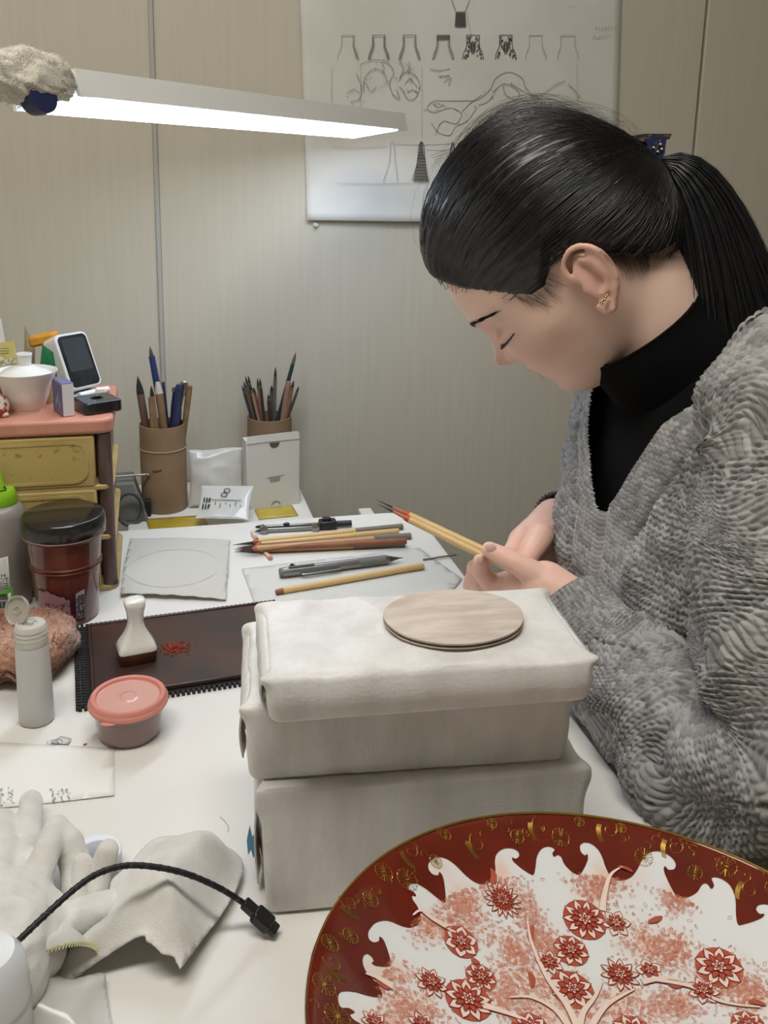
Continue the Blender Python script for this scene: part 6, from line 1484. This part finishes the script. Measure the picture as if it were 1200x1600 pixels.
edge = np.abs(Pg + .05) - vee; inV = (edge < 0) & (Zg > .17)
arc = edge * .13
fold = .0045 * fnoise(P * [1, 1, .7], 26, 31, 2) + .0022 * fnoise(P, 60, 33, 2)
uu = Pg * .155; vv_ = Zg.copy()
band = np.clip(arc / .028, 0, 9) < 1
u_w = uu + .007 * np.sin(2 * pi * vv_ / .085 + np.floor(uu / .06) * pi) + .004 * np.sin(2 * pi * vv_ / .05)
h, rnd = stitch(u_w, vv_, .0070, .0060)
h2, rnd2 = stitch(arc, vv_, .0050, .0046)
hh = np.where(band, h2 * .55, h)
dis = .0062 * hh + fold + np.where(band, .0015, 0) - .0035 * np.exp(-((arc - .0285) / .0022) ** 2) * (Zg > -.05)
cell = (uu / .06) - np.floor(uu / .06); dis += .0030 * np.cos(2 * pi * cell) * np.sin(2 * pi * vv_ / .085 + 1) * (~band)
eye_v = vv_ / .0085 - np.floor(vv_ / .0085) - .5; ey = np.exp(-((cell - .5) * .06 / .0016) ** 2 - (eye_v * .0085 / .0024) ** 2) * (np.sin(2 * pi * vv_ / .17 + np.floor(uu / .06) * 2.1) > .2) * (~band); dis -= .0055 * ey
# front overlap edge below the V, bottom hem
dis += -.004 * np.exp(-((Pg + .05 - .02) / .018) ** 2) * (Zg < .18)
nrm = normals(P, nu, nv, False); out = ((P[:, 0] - .325) * nrm[:, 0] + (P[:, 1] - .855) * nrm[:, 1]); nrm *= np.sign(np.median(out))
P2 = P + nrm * dis[:, None]
# the far lapel stands away from the chest
far = (Pg < -.05); P2 += np.outer(np.where(far, .004, .003) * np.exp(-(arc / .035) ** 2) * (Zg > .10), np.array(tf))
Fg = gridfaces(nu, nv); kq = ~inV[Fg].any(1)
cardi = pchild('cardigan', P2, Fg[kq][:, ::-1], M_knit, None, wool(np.where(band, rnd2, rnd), P, hh))
# black turtleneck below it
nu2, nv2 = 120, 110; Zs, Ps = np.meshgrid(np.linspace(-.14, .3495, nv2), np.linspace(-pi, pi, nu2), indexing='ij'); Pt = trunk(Zs.ravel(), Ps.ravel(), .009); Pt[:, 2] -= .004
tn = pchild('turtleneck', Pt, gridfaces(nu2, nv2), M_black)
mb = MB(); cR0 = (Y(950, 594, .845) + Y(1062, 448, .885)) / 2; 
nk0 = hl(-.018, 0, -.070); axn = (NB - nk0).normalized(); 
path = [cR0 - axn * .004, cR0 + axn * .0, cR0 + axn * .025, NB, NB + axn * .05 + Vector((0, 0, -.02))]
mb.tube([p - PO for p in smoothpath(path, 5)], [.0585, .0600, .0605, .0605, .060, .060, .060, .060, .061, .0615, .062, .063, .064, .065, .067, .072, .08, .088, .095, .10, .105][:len(smoothpath(path, 5))], 64, cap=False); mb.build('collar', M_black, tn, solid=.004)
# --- sleeves
def sleeve(path, rads, nu, nv, name, seed, hi=True, lens=None, squash=1.0, cuff=.05):
    C = np.array([tuple(p) for p in smoothpath(path, 24)]); n = len(C)
    s = np.r_[0, np.cumsum(np.linalg.norm(np.diff(C, axis=0), axis=1))]; q = np.linspace(0, s[-1], nv)
    C = np.stack([np.interp(q, s, C[:, k]) for k in range(3)], 1); kq_ = np.linspace(0, 1, len(rads)); R0 = np.interp(q / s[-1], kq_, rads); kr = np.hanning(31); kr /= kr.sum(); R0 = np.convolve(np.pad(R0, 15, mode='edge'), kr, 'valid')
    T = np.gradient(C, axis=0); T /= np.linalg.norm(T, axis=1, keepdims=True); nrm_ = None; B1 = []; B2 = []
    for i in range(nv):
        if nrm_ is None: nrm_ = np.cross(T[i], [0, 1, 0]); 
        nrm_ = nrm_ - T[i] * (nrm_ @ T[i]); nrm_ /= np.linalg.norm(nrm_); B1.append(nrm_); B2.append(np.cross(T[i], nrm_))
    B1 = np.array(B1); B2 = np.array(B2); a = np.arange(nu) / nu * 2 * pi
    Rg = R0[:, None] * np.ones(nu)[None]; dr = B1[:, None] * np.cos(a)[None, :, None] + B2[:, None] * np.sin(a)[None, :, None]
    Pz = (C[:, None] + dr * Rg[..., None]).reshape(-1, 3); L = s[-1]; vq = np.repeat(q, nu); aq = np.tile(a, nv); Rf = Rg.ravel(); uq_ = aq * .066
    rem = L - vq; iscuff = rem < cuff
    curv = np.linalg.norm(np.gradient(T, axis=0), axis=1) / (q[1] - q[0]); curv = np.repeat(np.clip(curv / 12, 0, 1), nu)
    fold = (.006 * fnoise(Pz, 24, seed, 2) + .0035 * fnoise(Pz, 48, seed + 1, 2) + curv * .0045 * np.sin(vq * 62 + 2.5 * np.sin(aq * 2)) ) * sstep(0, .05, rem - .02)
    uw = uq_ + .010 * np.sin(2 * pi * vq / .11 + np.floor(uq_ / .069) * pi) ; uw = uw + .005 * np.sin(2 * pi * vq / .055 + aq * 2)
    npan = round(2 * pi * .066 / .0064); pu = 2 * pi * .066 / npan
    wv = vq + .011 * np.sin(2 * pi * uq_ / .138 + 2 * np.sin(2 * pi * vq / .16)) + .004 * np.sin(2 * pi * uq_ / .069 + vq * 30); h, rnd = stitch(wv, uq_, .0086, pu * 1.0); hr, rr3 = stitch(uq_, vq, pu * .72, .0042); hcf = np.where(iscuff, hr, h)
    d = .0042 * hcf + fold; cell = uq_ / .069 - np.floor(uq_ / .069)
    d += .0045 * np.cos(2 * pi * cell) * np.sin(2 * pi * vq / .11 + .6) * sstep(cuff, cuff + .03, rem)
    line = np.abs(cell - .5 - .18 * np.sin(2 * pi * vq / .11)) * .069; ev = vq / .0092 - np.floor(vq / .0092) - .5
    d -= .0062 * np.exp(-(line / .0019) ** 2 - (ev * .0092 / .0027) ** 2) * (np.sin(2 * pi * vq / .11 + 1.2 + np.floor(uq_ / .069) * 1.7) > .0) * (~iscuff)
    P3 = Pz + dr.reshape(-1, 3) * d[:, None]
    return pchild(name, P3, gridfaces(nu, nv, True)[:, ::-1], M_knit, cardi, wool(np.where(iscuff, rr3, rnd), Pz, hcf))
cu_n = Y(880, 932, .797)
sleeve([SN + Vector((-.02, .06, .035)), SN + Vector((.0, .0, .01)), SN.lerp(EN, .5) + Vector((.004, .0, .01)), EN + Vector((.005, -.004, .03)), EN + Vector((-.04, .035, -.022)), EN.lerp(WN, .5) + Vector((0, -.010, -.030)), WN + (EN - WN) * .20 + Vector((0, -.004, -.020)), cu_n + (WN - cu_n) * .3], [.070, .076, .080, .084, .082, .077, .072, .068, .064, .058, .044, .030], 510, 510, 'sleeve', 41)
sleeve([SF, SF.lerp(EF, .5), EF, EF.lerp(WF, .5), WF], [.07, .072, .068, .06, .042, .0265], 220, 190, 'sleeve', 51)
# legs on the stool, black trousers
mb = MB()
for sgn in (-1, 1):
    hip = Vector((.37, .85 + .085 * sgn, -.20)); kn = hip + tf * .40 + Vector((0, 0, -.03)); an2 = kn + Vector((.03, 0, -.42))
    mb.capsule(hip, kn, .085, .062, 18); mb.capsule(kn, an2, .058, .042, 16); mb.capsule(an2, an2 + tf * .12 + Vector((0, 0, -.02)), .036, .030, 12)
mb.capsule(Vector((.37, .76, -.18)), Vector((.37, .94, -.18)), .11, .11, 18); mb.capsule(Vector((.37, .85, -.18)), Vector((.35, .85, -.06)), .125, .12, 18)
V, F = fuse(mb, .012, 3); V = V.astype(float); V[:, 2] = np.maximum(V[:, 2], FLOOR + .002)
pchild('trousers', V, F, mat('trousers_black', (24, 24, 26), .8, bump=.2, bscale=500))
stl = root('round_stool', 'black round stool under the seated person', 'stool', (.38, .85, FLOOR), 0)
MB().lathe([(0, .385), (.17, .385), (.18, .39), (.18, .405), (.17, .415), (0, .418)], 40).build('seat', mat('stool_black', (32, 32, 34), .5), stl)
MB().lathe([(.025, .03), (.025, .386)], 16).build('post', M_metal, stl); MB().lathe([(0, 0), (.19, 0), (.19, .012), (.05, .03), (0, .032)], 40).build('foot', M_metal, stl)

# ------------------------------------------------------------------ what the hands hold
def held(name, label, tip, grip, ext, segs):
    a = Y(*tip); b = Y(*grip); d = (b - a).normalized(); L = (b - a).length + ext; o = root(name, label, 'brush', a, 0, None); 
    for f0, f1, r0_, r1_, m, nm in segs:
        k = 6; MB().tube([d * (L * (f0 + (f1 - f0) * q / k)) for q in range(k + 1)], [r0_ + (r1_ - r0_) * (q / k) for q in range(k + 1)], 14).build(nm, m, o)
M_hb = mat('bristle_black', (28, 24, 24), .6)
sg = [(0, .115, .0001, .0011, M_hb, 'bristle'), (.11, .20, .0013, .0020, mat('bristle_base', (176, 104, 78), .5), 'bristle_base'), (.19, .225, .0030, .0036, mat('collar_red', (186, 74, 42), .4), 'ferrule'), (.222, 1, .0036, .0038, M_bam, 'handle')]
held('held_brush', 'upper of the two bamboo brushes held in the near hand', (588, 781, .885), (757, 860, .838), .05, sg)
held('held_brush', 'lower of the two bamboo brushes held in the near hand', (589, 787, .877), (755, 868, .832), .05, sg)
held('dark_pen', 'thin dark pen held in the far hand, pointing behind the near thumb', (796, 876, .862), (846, 904, .888), .03, [(0, .1, .0006, .0020, M_bk, 'point'), (.1, 1, .0022, .0026, mat('pen_dark', (58, 54, 48), .5), 'barrel')])
